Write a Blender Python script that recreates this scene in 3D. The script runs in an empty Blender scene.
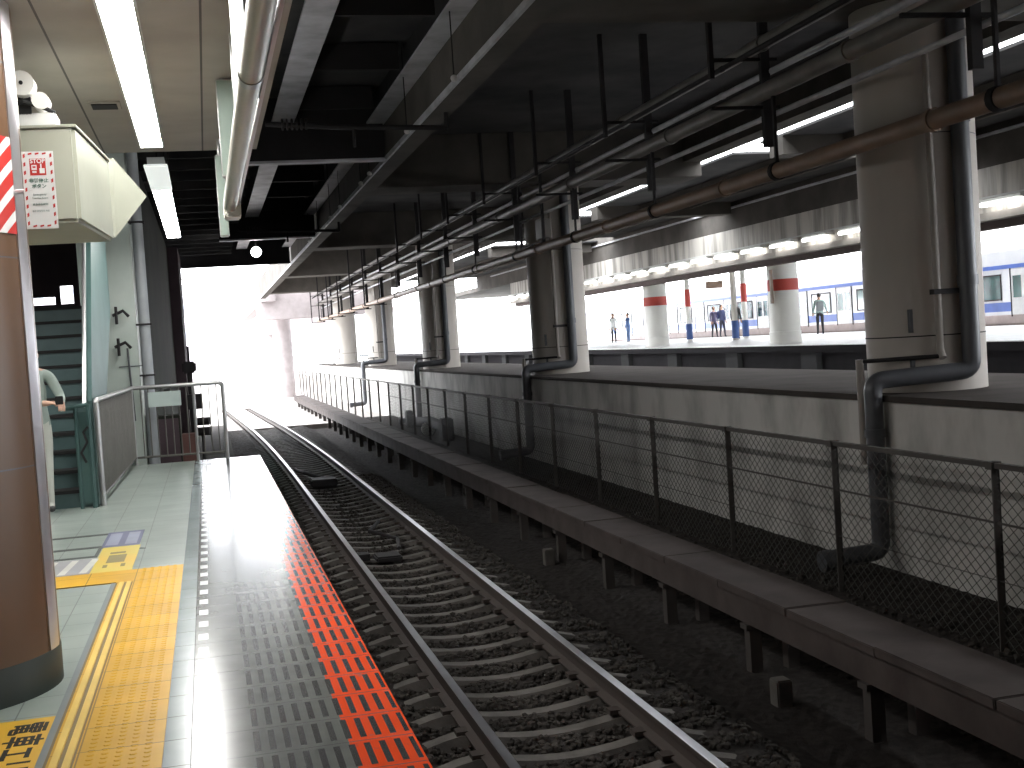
import bpy, bmesh, math, random
from mathutils import Vector, Matrix
random.seed(7)
S = bpy.context.scene
COL = S.collection

# ------------------------------------------------------------------ camera
CAM_H = 1.4
def cam_axes(yaw, pitch, roll):
    cy, sy = math.cos(yaw), math.sin(yaw)
    fwd = Vector((sy*math.cos(pitch), cy*math.cos(pitch), -math.sin(pitch)))
    right = Vector((cy, -sy, 0)); down = fwd.cross(right)
    c, s = math.cos(roll), math.sin(roll)
    return c*right + s*down, -s*right + c*down, fwd
r_, d_, f_ = cam_axes(.238105, .0370111, .0655478)
cd = bpy.data.cameras.new('camera'); cam = bpy.data.objects.new('camera', cd); COL.objects.link(cam)
cd.sensor_width = 36; cd.lens = 1250/1024*36; cd.clip_end = 2000; cd.clip_start = .05
m = Matrix((r_, -d_, -f_)).transposed().to_4x4(); m.translation = Vector((0, 0, CAM_H))
cam.matrix_world = m
S.camera = cam

# ------------------------------------------------------------------ world, exposure
SKY = 4.4
w = bpy.data.worlds.new('sky'); S.world = w; w.use_nodes = True
bg = w.node_tree.nodes['Background']; bg.inputs[0].default_value = (.93, .96, 1, 1); bg.inputs[1].default_value = SKY
S.view_settings.view_transform = 'Standard'; S.view_settings.look = 'None'
S.view_settings.exposure = 1.6; S.view_settings.gamma = 1; S.view_settings.use_curve_mapping = False
S.cycles.use_denoising = True
S.cycles.max_bounces = 10; S.cycles.diffuse_bounces = 6; S.cycles.sample_clamp_indirect = 12
LAMP = 16.0          # emission of the fluorescent tubes over our platform
FARLAMP = 3.2

# ------------------------------------------------------------------ materials
def _nt(name):
    mt = bpy.data.materials.new(name); mt.use_nodes = True
    nt = mt.node_tree; return mt, nt, nt.nodes['Principled BSDF']
def c4(c): return (c[0], c[1], c[2], 1)
def mixc(nt, fac, a, b, mode='MIX'):
    n = nt.nodes.new('ShaderNodeMix'); n.data_type = 'RGBA'; n.blend_type = mode
    for sock, v in ((n.inputs[0], fac), (n.inputs[6], a), (n.inputs[7], b)):
        if hasattr(v, 'links'): nt.links.new(v, sock)
        elif isinstance(v, (int, float)): sock.default_value = v
        else: sock.default_value = c4(v)
    return n.outputs[2]
def math_(nt, op, a, b=0., c=0.):
    n = nt.nodes.new('ShaderNodeMath'); n.operation = op
    for i, v in enumerate((a, b, c)):
        if hasattr(v, 'links'): nt.links.new(v, n.inputs[i])
        else: n.inputs[i].default_value = v
    return n.outputs[0]
def posn(nt, scale=(1, 1, 1)):
    g = nt.nodes.new('ShaderNodeNewGeometry')
    mp = nt.nodes.new('ShaderNodeMapping'); mp.inputs['Scale'].default_value = scale
    nt.links.new(g.outputs['Position'], mp.inputs['Vector']); return mp.outputs[0]
def noise(nt, vec, scale, detail=4, rough=.55):
    n = nt.nodes.new('ShaderNodeTexNoise'); n.inputs['Scale'].default_value = scale
    n.inputs['Detail'].default_value = detail; n.inputs['Roughness'].default_value = rough
    nt.links.new(vec, n.inputs['Vector']); return n.outputs['Fac']
def ramp(nt, fac, lo, hi):
    n = nt.nodes.new('ShaderNodeMapRange'); n.inputs[1].default_value = lo; n.inputs[2].default_value = hi
    nt.links.new(fac, n.inputs[0]); return n.outputs[0]
def bump(nt, b, h, strength=.3, dist=.02):
    n = nt.nodes.new('ShaderNodeBump'); n.inputs['Strength'].default_value = strength; n.inputs['Distance'].default_value = dist
    nt.links.new(h, n.inputs['Height']); nt.links.new(n.outputs[0], b.inputs['Normal'])
MATS = {}
def mat(name, col, rough=.6, metal=0., col2=None, ns=3., stretch=(1, 1, 1), lo=.35, hi=.7, bs=0., emit=0., spec=None):
    if name in MATS: return MATS[name]
    mt, nt, b = _nt(name)
    b.inputs['Roughness'].default_value = rough; b.inputs['Metallic'].default_value = metal
    if spec is not None: b.inputs['Specular IOR Level'].default_value = spec
    v = posn(nt, stretch)
    if col2 is None: col2 = tuple(x*.82 for x in col)
    f = ramp(nt, noise(nt, v, ns), lo, hi)
    out = mixc(nt, f, col, col2); nt.links.new(out, b.inputs['Base Color'])
    if bs: bump(nt, b, noise(nt, v, ns*6), bs, .01)
    if emit:
        b.inputs['Emission Color'].default_value = c4(col); b.inputs['Emission Strength'].default_value = emit
    MATS[name] = mt; return mt
def glow(name, col, e):
    if name in MATS: return MATS[name]
    mt, nt, b = _nt(name); b.inputs['Base Color'].default_value = c4(col)
    b.inputs['Emission Color'].default_value = c4(col); b.inputs['Emission Strength'].default_value = e
    MATS[name] = mt; return mt
def frac_line(nt, coord, pitch, off, wd):      # 1 on the joints of a grid along one axis
    t = math_(nt, 'FRACT', math_(nt, 'DIVIDE', math_(nt, 'SUBTRACT', coord, off), pitch))
    t = math_(nt, 'ABSOLUTE', math_(nt, 'SUBTRACT', t, .5))
    return math_(nt, 'GREATER_THAN', t, .5 - wd/pitch/2)
def sepxyz(nt):
    g = nt.nodes.new('ShaderNodeNewGeometry'); s = nt.nodes.new('ShaderNodeSeparateXYZ')
    nt.links.new(g.outputs['Position'], s.inputs[0]); return s.outputs
def tiled(name, col, col2, px, py, ox, oy, wd=.006, rough=.25, joint=(.12, .13, .12), axes=(0, 1), bs=.15):
    mt, nt, b = _nt(name); b.inputs['Specular IOR Level'].default_value = .2 if 'yellow' in name else .5; xyz = sepxyz(nt)
    j = math_(nt, 'MAXIMUM', frac_line(nt, xyz[axes[0]], px, ox, wd), frac_line(nt, xyz[axes[1]], py, oy, wd))
    v = posn(nt)
    base = mixc(nt, ramp(nt, noise(nt, v, 2.2, 6), .35, .7), col, col2)
    cell = nt.nodes.new('ShaderNodeTexWhiteNoise'); cell.noise_dimensions = '2D'
    cx = nt.nodes.new('ShaderNodeCombineXYZ')
    nt.links.new(math_(nt, 'FLOOR', math_(nt, 'DIVIDE', math_(nt, 'SUBTRACT', xyz[axes[0]], ox), px)), cx.inputs[0])
    nt.links.new(math_(nt, 'FLOOR', math_(nt, 'DIVIDE', math_(nt, 'SUBTRACT', xyz[axes[1]], oy), py)), cx.inputs[1])
    nt.links.new(cx.outputs[0], cell.inputs['Vector'])
    base = mixc(nt, math_(nt, 'MULTIPLY', cell.outputs['Value'], .16), base, tuple(x*.6 for x in col2))
    nt.links.new(mixc(nt, j, base, joint), b.inputs['Base Color'])
    rr = nt.nodes.new('ShaderNodeMapRange'); rr.inputs[3].default_value = rough*.85; rr.inputs[4].default_value = rough*1.15
    nt.links.new(noise(nt, v, 3, 1), rr.inputs[0]); nt.links.new(rr.outputs[0], b.inputs['Roughness'])
    if bs: bump(nt, b, math_(nt, 'SUBTRACT', 1., j), bs, .002)
    MATS[name] = mt; return mt

M = {}
M['tile'] = tiled('floor_tile', (.37, .42, .38), (.28, .33, .30), .3, .3, -.248, 4.13, rough=.3)
M['curb'] = tiled('curb_stone', (.34, .40, .40), (.25, .30, .30), 10, .31, 3.0, 4.13, rough=.2)
M['yellow'] = tiled('yellow_tactile', (.74, .42, .025), (.60, .33, .018), .3, .3, -.248, 4.13, rough=.4, joint=(.22, .13, .02), bs=0)
M['ceil'] = tiled('ceiling_panel', (.40, .37, .33), (.33, .30, .27), .725, 100, .09, -30, wd=.012, rough=.6, joint=(.06, .05, .05), bs=.1)
M['concrete'] = mat('weathered_concrete', (.54, .525, .495), .85, col2=(.29, .28, .26), ns=1.6, stretch=(1, 1, .55), lo=.42, hi=.72, bs=.25, spec=.15)
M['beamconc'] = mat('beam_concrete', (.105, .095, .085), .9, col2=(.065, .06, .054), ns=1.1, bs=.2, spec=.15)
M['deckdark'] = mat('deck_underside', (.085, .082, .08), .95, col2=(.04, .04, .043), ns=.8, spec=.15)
M['colconc'] = mat('column_paint', (.46, .425, .385), .6, spec=.25, col2=(.35, .32, .285), ns=.9, stretch=(1, 1, .35), bs=.08)
M['farcol'] = mat('pale_column_paint', (.82, .81, .76), .5, col2=(.74, .73, .68), ns=.9)
M['redband'] = mat('red_band', (.55, .075, .055), .6, col2=(.48, .065, .05))
M['blueband'] = mat('blue_wrap', (.04, .09, .27), .6)
M['steel'] = mat('girder_paint', (.52, .52, .55), .5, .1, col2=(.30, .30, .32), ns=2.5)
M['darksteel'] = mat('dark_steel', (.03, .028, .029), .7, .1, spec=.15)
M['fence'] = mat('fence_steel', (.085, .078, .072), .7, .1, spec=.15)
M['wire'] = mat('fence_wire', (.07, .068, .062), .6, .3, spec=.15)
M['pipe'] = mat('grey_pipe', (.19, .175, .16), .5, col2=(.11, .10, .09), ns=2., spec=.3)
M['pipebrown'] = mat('brown_pipe', (.30, .20, .14), .5, col2=(.18, .12, .085), ns=2.)
M['drain'] = mat('drain_pipe', (.075, .078, .085), .4, col2=(.045, .046, .052), ns=2.)
M['thinpipe'] = mat('beige_conduit', (.27, .24, .215), .5)
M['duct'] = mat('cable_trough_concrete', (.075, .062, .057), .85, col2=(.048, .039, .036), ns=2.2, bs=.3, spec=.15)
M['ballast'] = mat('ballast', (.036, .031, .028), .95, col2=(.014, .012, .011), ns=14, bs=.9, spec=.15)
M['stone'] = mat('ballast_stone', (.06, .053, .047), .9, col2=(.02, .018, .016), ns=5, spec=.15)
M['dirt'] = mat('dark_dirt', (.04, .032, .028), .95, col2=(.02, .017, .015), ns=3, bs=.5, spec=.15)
M['sleeper'] = mat('sleeper_concrete', (.11, .10, .09), .85, col2=(.06, .054, .048), ns=6, bs=.3)
M['railside'] = mat('rusty_rail', (.05, .038, .032), .8, .3)
M['railtop'] = mat('polished_rail', (.50, .50, .52), .28, 1., col2=(.40, .40, .42))
M['pillar'] = mat('brown_pillar_panel', (.115, .062, .033), .35, col2=(.095, .052, .028), ns=1.5, spec=.3)
M['pillarbase'] = mat('green_stone_base', (.022, .031, .024), .5, col2=(.014, .02, .015), ns=4, spec=.3)
M['stainless'] = mat('stainless_trim', (.62, .60, .62), .3, .85, col2=(.52, .50, .52))
M['white'] = mat('white_plastic', (.56, .56, .545), .45, col2=(.52, .52, .50))
M['cream'] = mat('cream_metal', (.34, .35, .285), .5, col2=(.29, .30, .24), ns=1.5)
M['red'] = mat('red_ink', (.42, .022, .016), .5)
M['black'] = mat('black_ink', (.02, .02, .02), .6, spec=.15)
M['greenink'] = mat('green_ink', (.08, .16, .12), .6)
M['navy'] = mat('navy_ink', (.10, .11, .20), .5)
M['teal'] = mat('teal_steel', (.065, .12, .112), .5, col2=(.045, .09, .085), ns=2., spec=.3)
M['tealrise'] = mat('stair_riser', (.10, .165, .165), .5, col2=(.07, .12, .12), ns=2.5)
M['tread'] = mat('stair_tread', (.02, .02, .02), .8)
M['palewall'] = mat('pale_green_wall', (.42, .47, .43), .5, col2=(.33, .38, .34), ns=1.2)
M['greenwall'] = mat('dark_green_wall', (.03, .035, .024), .85, col2=(.017, .017, .015), ns=.6, spec=.15)
M['brownwall'] = mat('brown_pier', (.085, .062, .07), .8, spec=.15)  # brown with a pinkish lift painted in for haze near the opening
M['galv'] = mat('galvanised_tube', (.45, .45, .44), .35, .7, col2=(.33, .33, .33))
M['railpanel'] = mat('railing_bar', (.13, .125, .11), .5, .4)
M['mint'] = mat('mint_sign_face', (.30, .37, .32), .4, col2=(.25, .31, .27))
M['signwhite'] = glow('lit_sign_face', (.95, 1, .97), 1.6)
M['tubemetal'] = mat('signal_duct', (.52, .50, .44), .35, .35, col2=(.40, .38, .33), ns=2, stretch=(1, .2, 1))
M['lamp'] = glow('fluorescent_tube', (1, .985, .96), LAMP)
M['farlamp'] = glow('far_fluorescent_tube', (1, 1, .98), FARLAMP)
M['ball'] = glow('round_lamp', (1, 1, .98), 12.)
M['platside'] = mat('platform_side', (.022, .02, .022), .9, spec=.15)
M['farfloor'] = mat('far_platform_floor', (.75, .75, .73), .35, col2=(.55, .55, .53))
M['fascia'] = mat('stained_fascia', (.55, .52, .47), .8, col2=(.2, .185, .165), ns=2.4, stretch=(1, 1, .12), lo=.4, hi=.65)
M['trainbody'] = mat('train_body', (.62, .63, .66), .25, .2, col2=(.58, .59, .62))
M['trainblue'] = mat('train_blue', (.05, .12, .45), .3)
M['trainskirt'] = mat('train_skirt', (.30, .23, .21), .6)
M['glass'] = mat('train_window_glass', (.03, .12, .11), .08, col2=(.02, .05, .05), ns=1.2, spec=.8)
M['bldg'] = mat('pale_building', (.66, .64, .66), .7, col2=(.58, .56, .6), ns=.3)
M['bldgwin'] = mat('building_window', (.30, .33, .38), .3)
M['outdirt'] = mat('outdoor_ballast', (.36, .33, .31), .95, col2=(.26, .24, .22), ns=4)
M['skin'] = mat('skin', (.50, .30, .21), .6)
M['hair'] = mat('black_hair', (.02, .017, .015), .6)
M['tealface'] = M['teal']

def edge_material():
    # concrete edge slabs: rows of grooves, orange warning paint along the edge, white reflective dashes
    mt, nt, b = _nt('platform_edge_slab'); xyz = sepxyz(nt); X, Y = xyz[0], xyz[1]
    v = posn(nt)
    base = mixc(nt, ramp(nt, noise(nt, v, 3, 6), .3, .7), (.17, .18, .165), (.115, .12, .112))
    joint = frac_line(nt, Y, .31, 4.13, .007)
    def between(c, a, z): return math_(nt, 'MULTIPLY', math_(nt, 'GREATER_THAN', c, a), math_(nt, 'LESS_THAN', c, z))
    fy = math_(nt, 'FRACT', math_(nt, 'DIVIDE', math_(nt, 'SUBTRACT', Y, 4.13), .31))
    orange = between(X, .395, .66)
    patchy = nt.nodes.new('ShaderNodeMapRange'); patchy.inputs[1].default_value = 5.2; patchy.inputs[2].default_value = 9.0  # orange gets patchier farther along the platform
    patchy.inputs[3].default_value = .66; patchy.inputs[4].default_value = .49; nt.links.new(Y, patchy.inputs[0])
    nz = math_(nt, 'SUBTRACT', noise(nt, v, 16, 5, .7), patchy.outputs[0])
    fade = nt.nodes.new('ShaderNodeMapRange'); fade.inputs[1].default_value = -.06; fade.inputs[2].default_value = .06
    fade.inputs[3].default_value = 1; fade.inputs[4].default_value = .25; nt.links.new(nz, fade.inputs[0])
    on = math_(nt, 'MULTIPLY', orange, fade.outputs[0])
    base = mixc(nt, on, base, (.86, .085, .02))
    slotx = frac_line(nt, X, .0535, .079, .023)
    slot = math_(nt, 'MULTIPLY', math_(nt, 'MULTIPLY', slotx, between(fy, .12, .90)), between(X, .06, .62))
    base = mixc(nt, slot, base, (.055, .055, .054))
    base = mixc(nt, joint, base, (.09, .09, .088))
    white = math_(nt, 'MULTIPLY', between(X, -.138, -.09), between(fy, .28, .72))
    base = mixc(nt, white, base, (.85, .88, .88))
    nt.links.new(base, b.inputs['Base Color'])
    rr = nt.nodes.new('ShaderNodeMapRange'); rr.inputs[3].default_value = .17; rr.inputs[4].default_value = .21; b.inputs['Specular IOR Level'].default_value = .22
    nt.links.new(noise(nt, v, 3, 1), rr.inputs[0]); nt.links.new(rr.outputs[0], b.inputs['Roughness'])
    bump(nt, b, math_(nt, 'SUBTRACT', 1., math_(nt, 'MAXIMUM', slot, joint)), .35, .003)
    return mt
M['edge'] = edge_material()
def stripe_material():
    mt, nt, b = _nt('red_white_stripes'); tc = nt.nodes.new('ShaderNodeTexCoord'); s = nt.nodes.new('ShaderNodeSeparateXYZ')
    nt.links.new(tc.outputs['Object'], s.inputs[0])
    d = math_(nt, 'SUBTRACT', math_(nt, 'MULTIPLY', s.outputs[0], 1.9), s.outputs[2])
    f = math_(nt, 'GREATER_THAN', math_(nt, 'FRACT', math_(nt, 'DIVIDE', d, .11)), .42)
    nt.links.new(mixc(nt, f, (.6, .6, .585), (.42, .022, .016)), b.inputs['Base Color']); b.inputs['Roughness'].default_value = .4
    return mt
M['stripes'] = stripe_material()

# ------------------------------------------------------------------ mesh helpers
ORG = {}
class MB:
    def __init__(s): s.v = []; s.f = []
    def add(s, vs, fs):
        n = len(s.v); s.v += [tuple(p) for p in vs]; s.f += [tuple(i+n for i in f) for f in fs]; return s
    def box(s, x0, x1, y0, y1, z0, z1):
        return s.add([(x0,y0,z0),(x1,y0,z0),(x1,y1,z0),(x0,y1,z0),(x0,y0,z1),(x1,y0,z1),(x1,y1,z1),(x0,y1,z1)],
                     [(0,3,2,1),(4,5,6,7),(0,1,5,4),(1,2,6,5),(2,3,7,6),(3,0,4,7)])
    def prism(s, poly, axis, a, b):   # poly: 2-D points in the other two axes (cyclic order), extruded a..b
        def P(p, t):
            return (t, p[0], p[1]) if axis == 'x' else ((p[0], t, p[1]) if axis == 'y' else (p[0], p[1], t))
        n = len(poly)
        return s.add([P(p, a) for p in poly] + [P(p, b) for p in poly],
                     [tuple(range(n)), tuple(range(2*n-1, n-1, -1))] + [(i, i+n, (i+1) % n + n, (i+1) % n) for i in range(n)])
    def tube(s, path, r, n=12, caps=True):
        path = [Vector(p) for p in path]; k = len(path); rings = []
        up = None
        for i, p in enumerate(path):
            t = (path[min(i+1, k-1)] - path[max(i-1, 0)]).normalized()
            if up is None:
                up = Vector((0, 0, 1)) if abs(t.z) < .9 else Vector((1, 0, 0))
            a = t.cross(up)
            if a.length < 1e-4: a = t.cross(Vector((0, 1, 0)))
            a.normalize(); b = a.cross(t).normalized(); up = b
            rr = r[i] if isinstance(r, (list, tuple)) else r
            rings.append([p + rr*(a*math.cos(2*math.pi*j/n) + b*math.sin(2*math.pi*j/n)) for j in range(n)])
        vs = [q for ring in rings for q in ring]; fs = []
        for i in range(k-1):
            for j in range(n):
                fs.append((i*n+j, i*n+(j+1) % n, (i+1)*n+(j+1) % n, (i+1)*n+j))
        if caps: fs.append(tuple(range(n-1, -1, -1))); fs.append(tuple((k-1)*n+j for j in range(n)))
        return s.add(vs, fs)
    def lathe(s, prof, c, n=32):
        vs = []; fs = []; k = len(prof)
        for (r, z) in prof:
            vs += [(c[0]+r*math.cos(2*math.pi*j/n), c[1]+r*math.sin(2*math.pi*j/n), c[2]+z) for j in range(n)]
        for i in range(k-1):
            for j in range(n): fs.append((i*n+j, i*n+(j+1) % n, (i+1)*n+(j+1) % n, (i+1)*n+j))
        fs.append(tuple(range(n-1, -1, -1))); fs.append(tuple((k-1)*n+j for j in range(n)))
        return s.add(vs, fs)
    def ball(s, c, r, n=12, m_=8, sc=(1, 1, 1)):
        vs = [(c[0], c[1], c[2]+r*sc[2])]; fs = []
        for i in range(1, m_):
            a = math.pi*i/m_
            vs += [(c[0]+r*sc[0]*math.sin(a)*math.cos(2*math.pi*j/n), c[1]+r*sc[1]*math.sin(a)*math.sin(2*math.pi*j/n), c[2]+r*sc[2]*math.cos(a)) for j in range(n)]
        vs.append((c[0], c[1], c[2]-r*sc[2])); L = len(vs)-1
        for j in range(n): fs.append((0, 1+j, 1+(j+1) % n))
        for i in range(m_-2):
            for j in range(n): fs.append((1+i*n+j, 1+(i+1)*n+j, 1+(i+1)*n+(j+1) % n, 1+i*n+(j+1) % n))
        for j in range(n): fs.append((L, 1+(m_-2)*n+(j+1) % n, 1+(m_-2)*n+j))
        return s.add(vs, fs)
    def build(s, name, material, parent=None, smooth=False, bevel=0., org=None):
        if parent is not None: base = ORG[parent.name]; rel = Vector((0, 0, 0)); o0 = base
        else:
            if org is None:
                xs = [v[0] for v in s.v]; ys = [v[1] for v in s.v]; zs = [v[2] for v in s.v]
                org = ((min(xs)+max(xs))/2, (min(ys)+max(ys))/2, min(zs))
            o0 = Vector(org)
        me = bpy.data.meshes.new(name)
        me.from_pydata([Vector(v)-o0 for v in s.v], [], s.f); me.update()
        bm = bmesh.new(); bm.from_mesh(me); bmesh.ops.recalc_face_normals(bm, faces=bm.faces)
        if bevel: bmesh.ops.bevel(bm, geom=[e for e in bm.edges if len(e.link_faces) == 2 and e.calc_face_angle(0) > .5], offset=bevel, segments=2, affect='EDGES', clamp_overlap=True)
        bm.to_mesh(me); bm.free()
        me.materials.append(material)
        if smooth:
            for p in me.polygons: p.use_smooth = True
            try: me.set_sharp_from_angle(angle=math.radians(40))
            except Exception: pass
        o = bpy.data.objects.new(name, me); COL.objects.link(o)
        if parent is not None: o.parent = parent; ORG[o.name] = o0
        else: o.location = o0; ORG[o.name] = o0
        return o
def build_each(mb, name, material, parent, **kw):      # every loose piece a part of its own
    par = list(range(len(mb.v)))
    def find(i):
        while par[i] != i: par[i] = par[par[i]]; i = par[i]
        return i
    for f in mb.f:
        a = find(f[0])
        for i in f[1:]: par[find(i)] = a
    groups = {}
    for fi, f in enumerate(mb.f): groups.setdefault(find(f[0]), []).append(f)
    for fs in groups.values():
        ids = sorted({i for f in fs for i in f}); ix = {k: n for n, k in enumerate(ids)}
        q = MB(); q.v = [mb.v[i] for i in ids]; q.f = [tuple(ix[i] for i in f) for f in fs]
        q.build(name, material, parent, **kw)
def tag(o, label=None, cat=None, group=None, kind=None):
    for k, v in (('label', label), ('category', cat), ('group', group), ('kind', kind)):
        if v: o[k] = v
    return o
def struct(name, mb, m_, **kw): return tag(mb.build(name, m_, **kw), kind='structure')
def thing(name, label, cat, loc, group=None):
    o = bpy.data.objects.new(name, None); COL.objects.link(o); o.location = loc; ORG[o.name] = Vector(loc)
    o.empty_display_size = .1
    return tag(o, label, cat, group)
def copy_tree(o, parent=None, **kw):
    c = o.copy(); COL.objects.link(c)
    if parent is not None: c.parent = parent
    for ch in [x for x in KIDS.get(o.name, [])]: copy_tree(ch, c)
    return c
KIDS = {}
def index_kids():
    KIDS.clear()
    for x in S.objects:
        if x.parent: KIDS.setdefault(x.parent.name, []).append(x)
def dup(root, loc, label, rz=None, group=None):
    index_kids(); c = copy_tree(root); c.location = loc; c['label'] = label
    if rz is not None: c.rotation_euler.z = rz
    if group: c['group'] = group
    ORG[c.name] = Vector(loc); return c
def text_mesh(name, body, size, origin, xdir, ydir, material, parent, depth=.0006, align='CENTER', bold=0.):
    cu = bpy.data.curves.new(name, 'FONT'); cu.body = body; cu.size = size; cu.align_x = align; cu.align_y = 'CENTER'; cu.extrude = depth; cu.offset = bold
    t = bpy.data.objects.new(name+'_tmp', cu); COL.objects.link(t)
    dg = bpy.context.evaluated_depsgraph_get(); me = bpy.data.meshes.new_from_object(t.evaluated_get(dg))
    COL.objects.unlink(t); bpy.data.objects.remove(t)
    xd = Vector(xdir).normalized(); yd = Vector(ydir).normalized(); zd = xd.cross(yd)
    T = Matrix((xd, yd, zd)).transposed().to_4x4(); T.translation = Vector(origin) - ORG[parent.name]
    me.transform(T); me.materials.clear(); me.materials.append(material)
    o = bpy.data.objects.new(name, me); COL.objects.link(o); o.parent = parent; ORG[o.name] = ORG[parent.name]; return o
ORD = ['nearest', 'second nearest', 'third nearest', 'fourth nearest', 'fifth nearest', 'sixth nearest', 'seventh nearest', 'eighth nearest',
       'ninth nearest', 'tenth nearest', 'eleventh nearest', 'twelfth nearest', 'thirteenth nearest', 'fourteenth nearest', 'fifteenth nearest', 'sixteenth nearest']

# ================================================================== LARGE STRUCTURE
END = 17.7                               # our platform ends here
struct('platform_floor', MB().box(-9, -.248, -12, END, -.35, 0), M['tile'])
struct('curb_strip', MB().box(-.248, -.155, -12, END, -.35, .0005), M['curb'])
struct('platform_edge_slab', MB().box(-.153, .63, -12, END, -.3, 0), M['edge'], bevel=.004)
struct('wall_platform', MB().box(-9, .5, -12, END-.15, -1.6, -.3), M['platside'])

# ground: height field round the track
def gz(x, y):
    def sm(a, b, t): t = max(0, min(1, (t-a)/(b-a))); return t*t*(3-2*t)
    z = -1.29
    z += -.13*sm(3.1, 3.6, x) + .27*sm(4.6, 5.2, x)
    z += .065*(1-sm(1.1, 1.4, x)) + .03*sm(2.75, 3.0, x)
    if y > 18: z += .45*sm(18, 19.5, y)*(1-sm(.2, 1.05, x))*(1-sm(24, 28, y))
    return z
def rail_dx(y): return 0.0 if y < 24 else (-.00075*(y-24)**2 if y < 46 else -.363-.033*(y-46))
gm = MB(); nx, ny = 118, 560
X0, X1, Y0, Y1 = .5, 6.45, 2.5, 45.0
for j in range(ny+1):
    y = Y0+(Y1-Y0)*j/ny
    for i in range(nx+1):
        x = X0+(X1-X0)*i/nx
        a = .014 if x < 3.4 else .007
        gm.v.append((x, y, gz(x, y)+random.uniform(-a, a)))
for j in range(ny):
    for i in range(nx):
        k = j*(nx+1)+i; gm.f.append((k, k+1, k+nx+2, k+nx+1))
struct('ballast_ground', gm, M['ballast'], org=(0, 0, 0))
struct('ground_outdoors', MB().box(-60, 6.45, 45, 400, -1.6, -1.22), M['outdirt'])
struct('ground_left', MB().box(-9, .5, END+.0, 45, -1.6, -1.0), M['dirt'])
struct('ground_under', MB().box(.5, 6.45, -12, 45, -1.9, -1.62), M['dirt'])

# retaining wall to the right, slab on its top, trackbed behind
struct('wall_right', MB().box(6.4, 9.1, -6, 75, -1.8, .54), M['concrete'])
struct('trim_1', MB().box(6.36, 9.14, -6, 75, .54, .6), mat('coping_slab', (.068, .06, .055), .85, col2=(.05, .044, .04), ns=1.6, bs=.2, spec=.03))
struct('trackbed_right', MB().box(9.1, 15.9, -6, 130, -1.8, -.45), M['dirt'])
struct('ground_right_outdoors', MB().box(6.45, 9.1, 75, 400, -1.8, -.2), M['outdirt'])

# overhead deck with daylight gaps over the right hand track
Z = 4.45
D0 = 5.45
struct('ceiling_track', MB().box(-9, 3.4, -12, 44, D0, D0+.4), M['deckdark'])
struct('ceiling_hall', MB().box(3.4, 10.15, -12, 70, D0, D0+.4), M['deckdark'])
gaps = [(-12, 9.0), (9.6, 23.3), (24.6, 35.2), (36.9, 45.3), (47.2, 70)]
dk = MB()
for a, b in gaps: dk.box(11.1, 15.3, a, b, 4.95, 5.0)
struct('ceiling_middle', dk, M['deckdark'])
struct('trim_9', MB().box(15.2, 15.3, -12, 66, 4.75, 4.8), M['steel'])
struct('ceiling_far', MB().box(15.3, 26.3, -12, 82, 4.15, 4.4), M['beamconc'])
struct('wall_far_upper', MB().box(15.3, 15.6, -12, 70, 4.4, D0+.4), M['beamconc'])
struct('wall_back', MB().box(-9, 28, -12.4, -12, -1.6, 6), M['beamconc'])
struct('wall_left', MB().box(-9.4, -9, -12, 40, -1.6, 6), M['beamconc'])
# long concrete edge beam
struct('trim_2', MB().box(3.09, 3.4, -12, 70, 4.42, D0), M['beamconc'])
# haunched lip that catches the light along the beam's track side
struct('trim_3', MB().box(3.05, 3.09, -12, 70, 4.40, 4.47), M['steel'])
# ---- cross beams
cb = None
beam_ys = [-2.2, 11.3, 24.7, 38.3, 51.9, 65.5]
blabel = ['concrete cross beam overhead nearest the camera at the top edge', 'concrete cross beam over the nearest big column at the top of the view',
          'concrete cross beam over the second column', 'concrete cross beam over the third column', 'concrete cross beam over the fourth column, warmly lit', 'last concrete cross beam by the bright opening']
for i, y in enumerate(beam_ys):
    if i == 0:
        b = MB().box(3.4, 10.15, -.6, .6, 4.45, D0).build('cross_beam', M['beamconc'], org=(3.4, 0, 4.45), bevel=.02)
        cb = b
    else:
        b = cb.copy(); COL.objects.link(b)
    b.location = (3.4, y, 4.45)
    tag(b, blabel[i], 'beam', 'concrete cross beams over the hall')
sb0 = None
for i, y in enumerate((-2.2, 11.3, 22.6, 34.4, 48.0)):
    if sb0 is None: b = sb0 = MB().box(11.1, 15.2, -.3, .3, 4.6, 4.95).build('hall_beam', M['beamconc'], org=(10.5, 0, 4.55))
    else: b = sb0.copy(); COL.objects.link(b)
    b.location = (10.5, y, 4.55)
    tag(b, 'concrete beam beyond the %s roof gap, reaching the far platform canopy' % ORD[i].replace(' nearest', '').replace('nearest', 'first'), 'beam', 'beams over the right hand track')
# longitudinal rib beam between hall and gap
struct('trim_4', MB().box(9.75, 10.15, -12, 70, 4.75, D0), M['beamconc'])
# light coloured longitudinal stringers under the middle roof
for i, (x, z) in enumerate(((12.4, 4.8), (13.9, 4.8))):
    tag(MB().box(x, x+.1, -12, 66, z, 4.95).build('roof_stringer', M['beamconc']), 'long grey steel stringer under the roof, %s' % ('nearer the roof gap' if i == 0 else 'nearer the far platform canopy'), 'beam', 'roof stringers')

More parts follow.
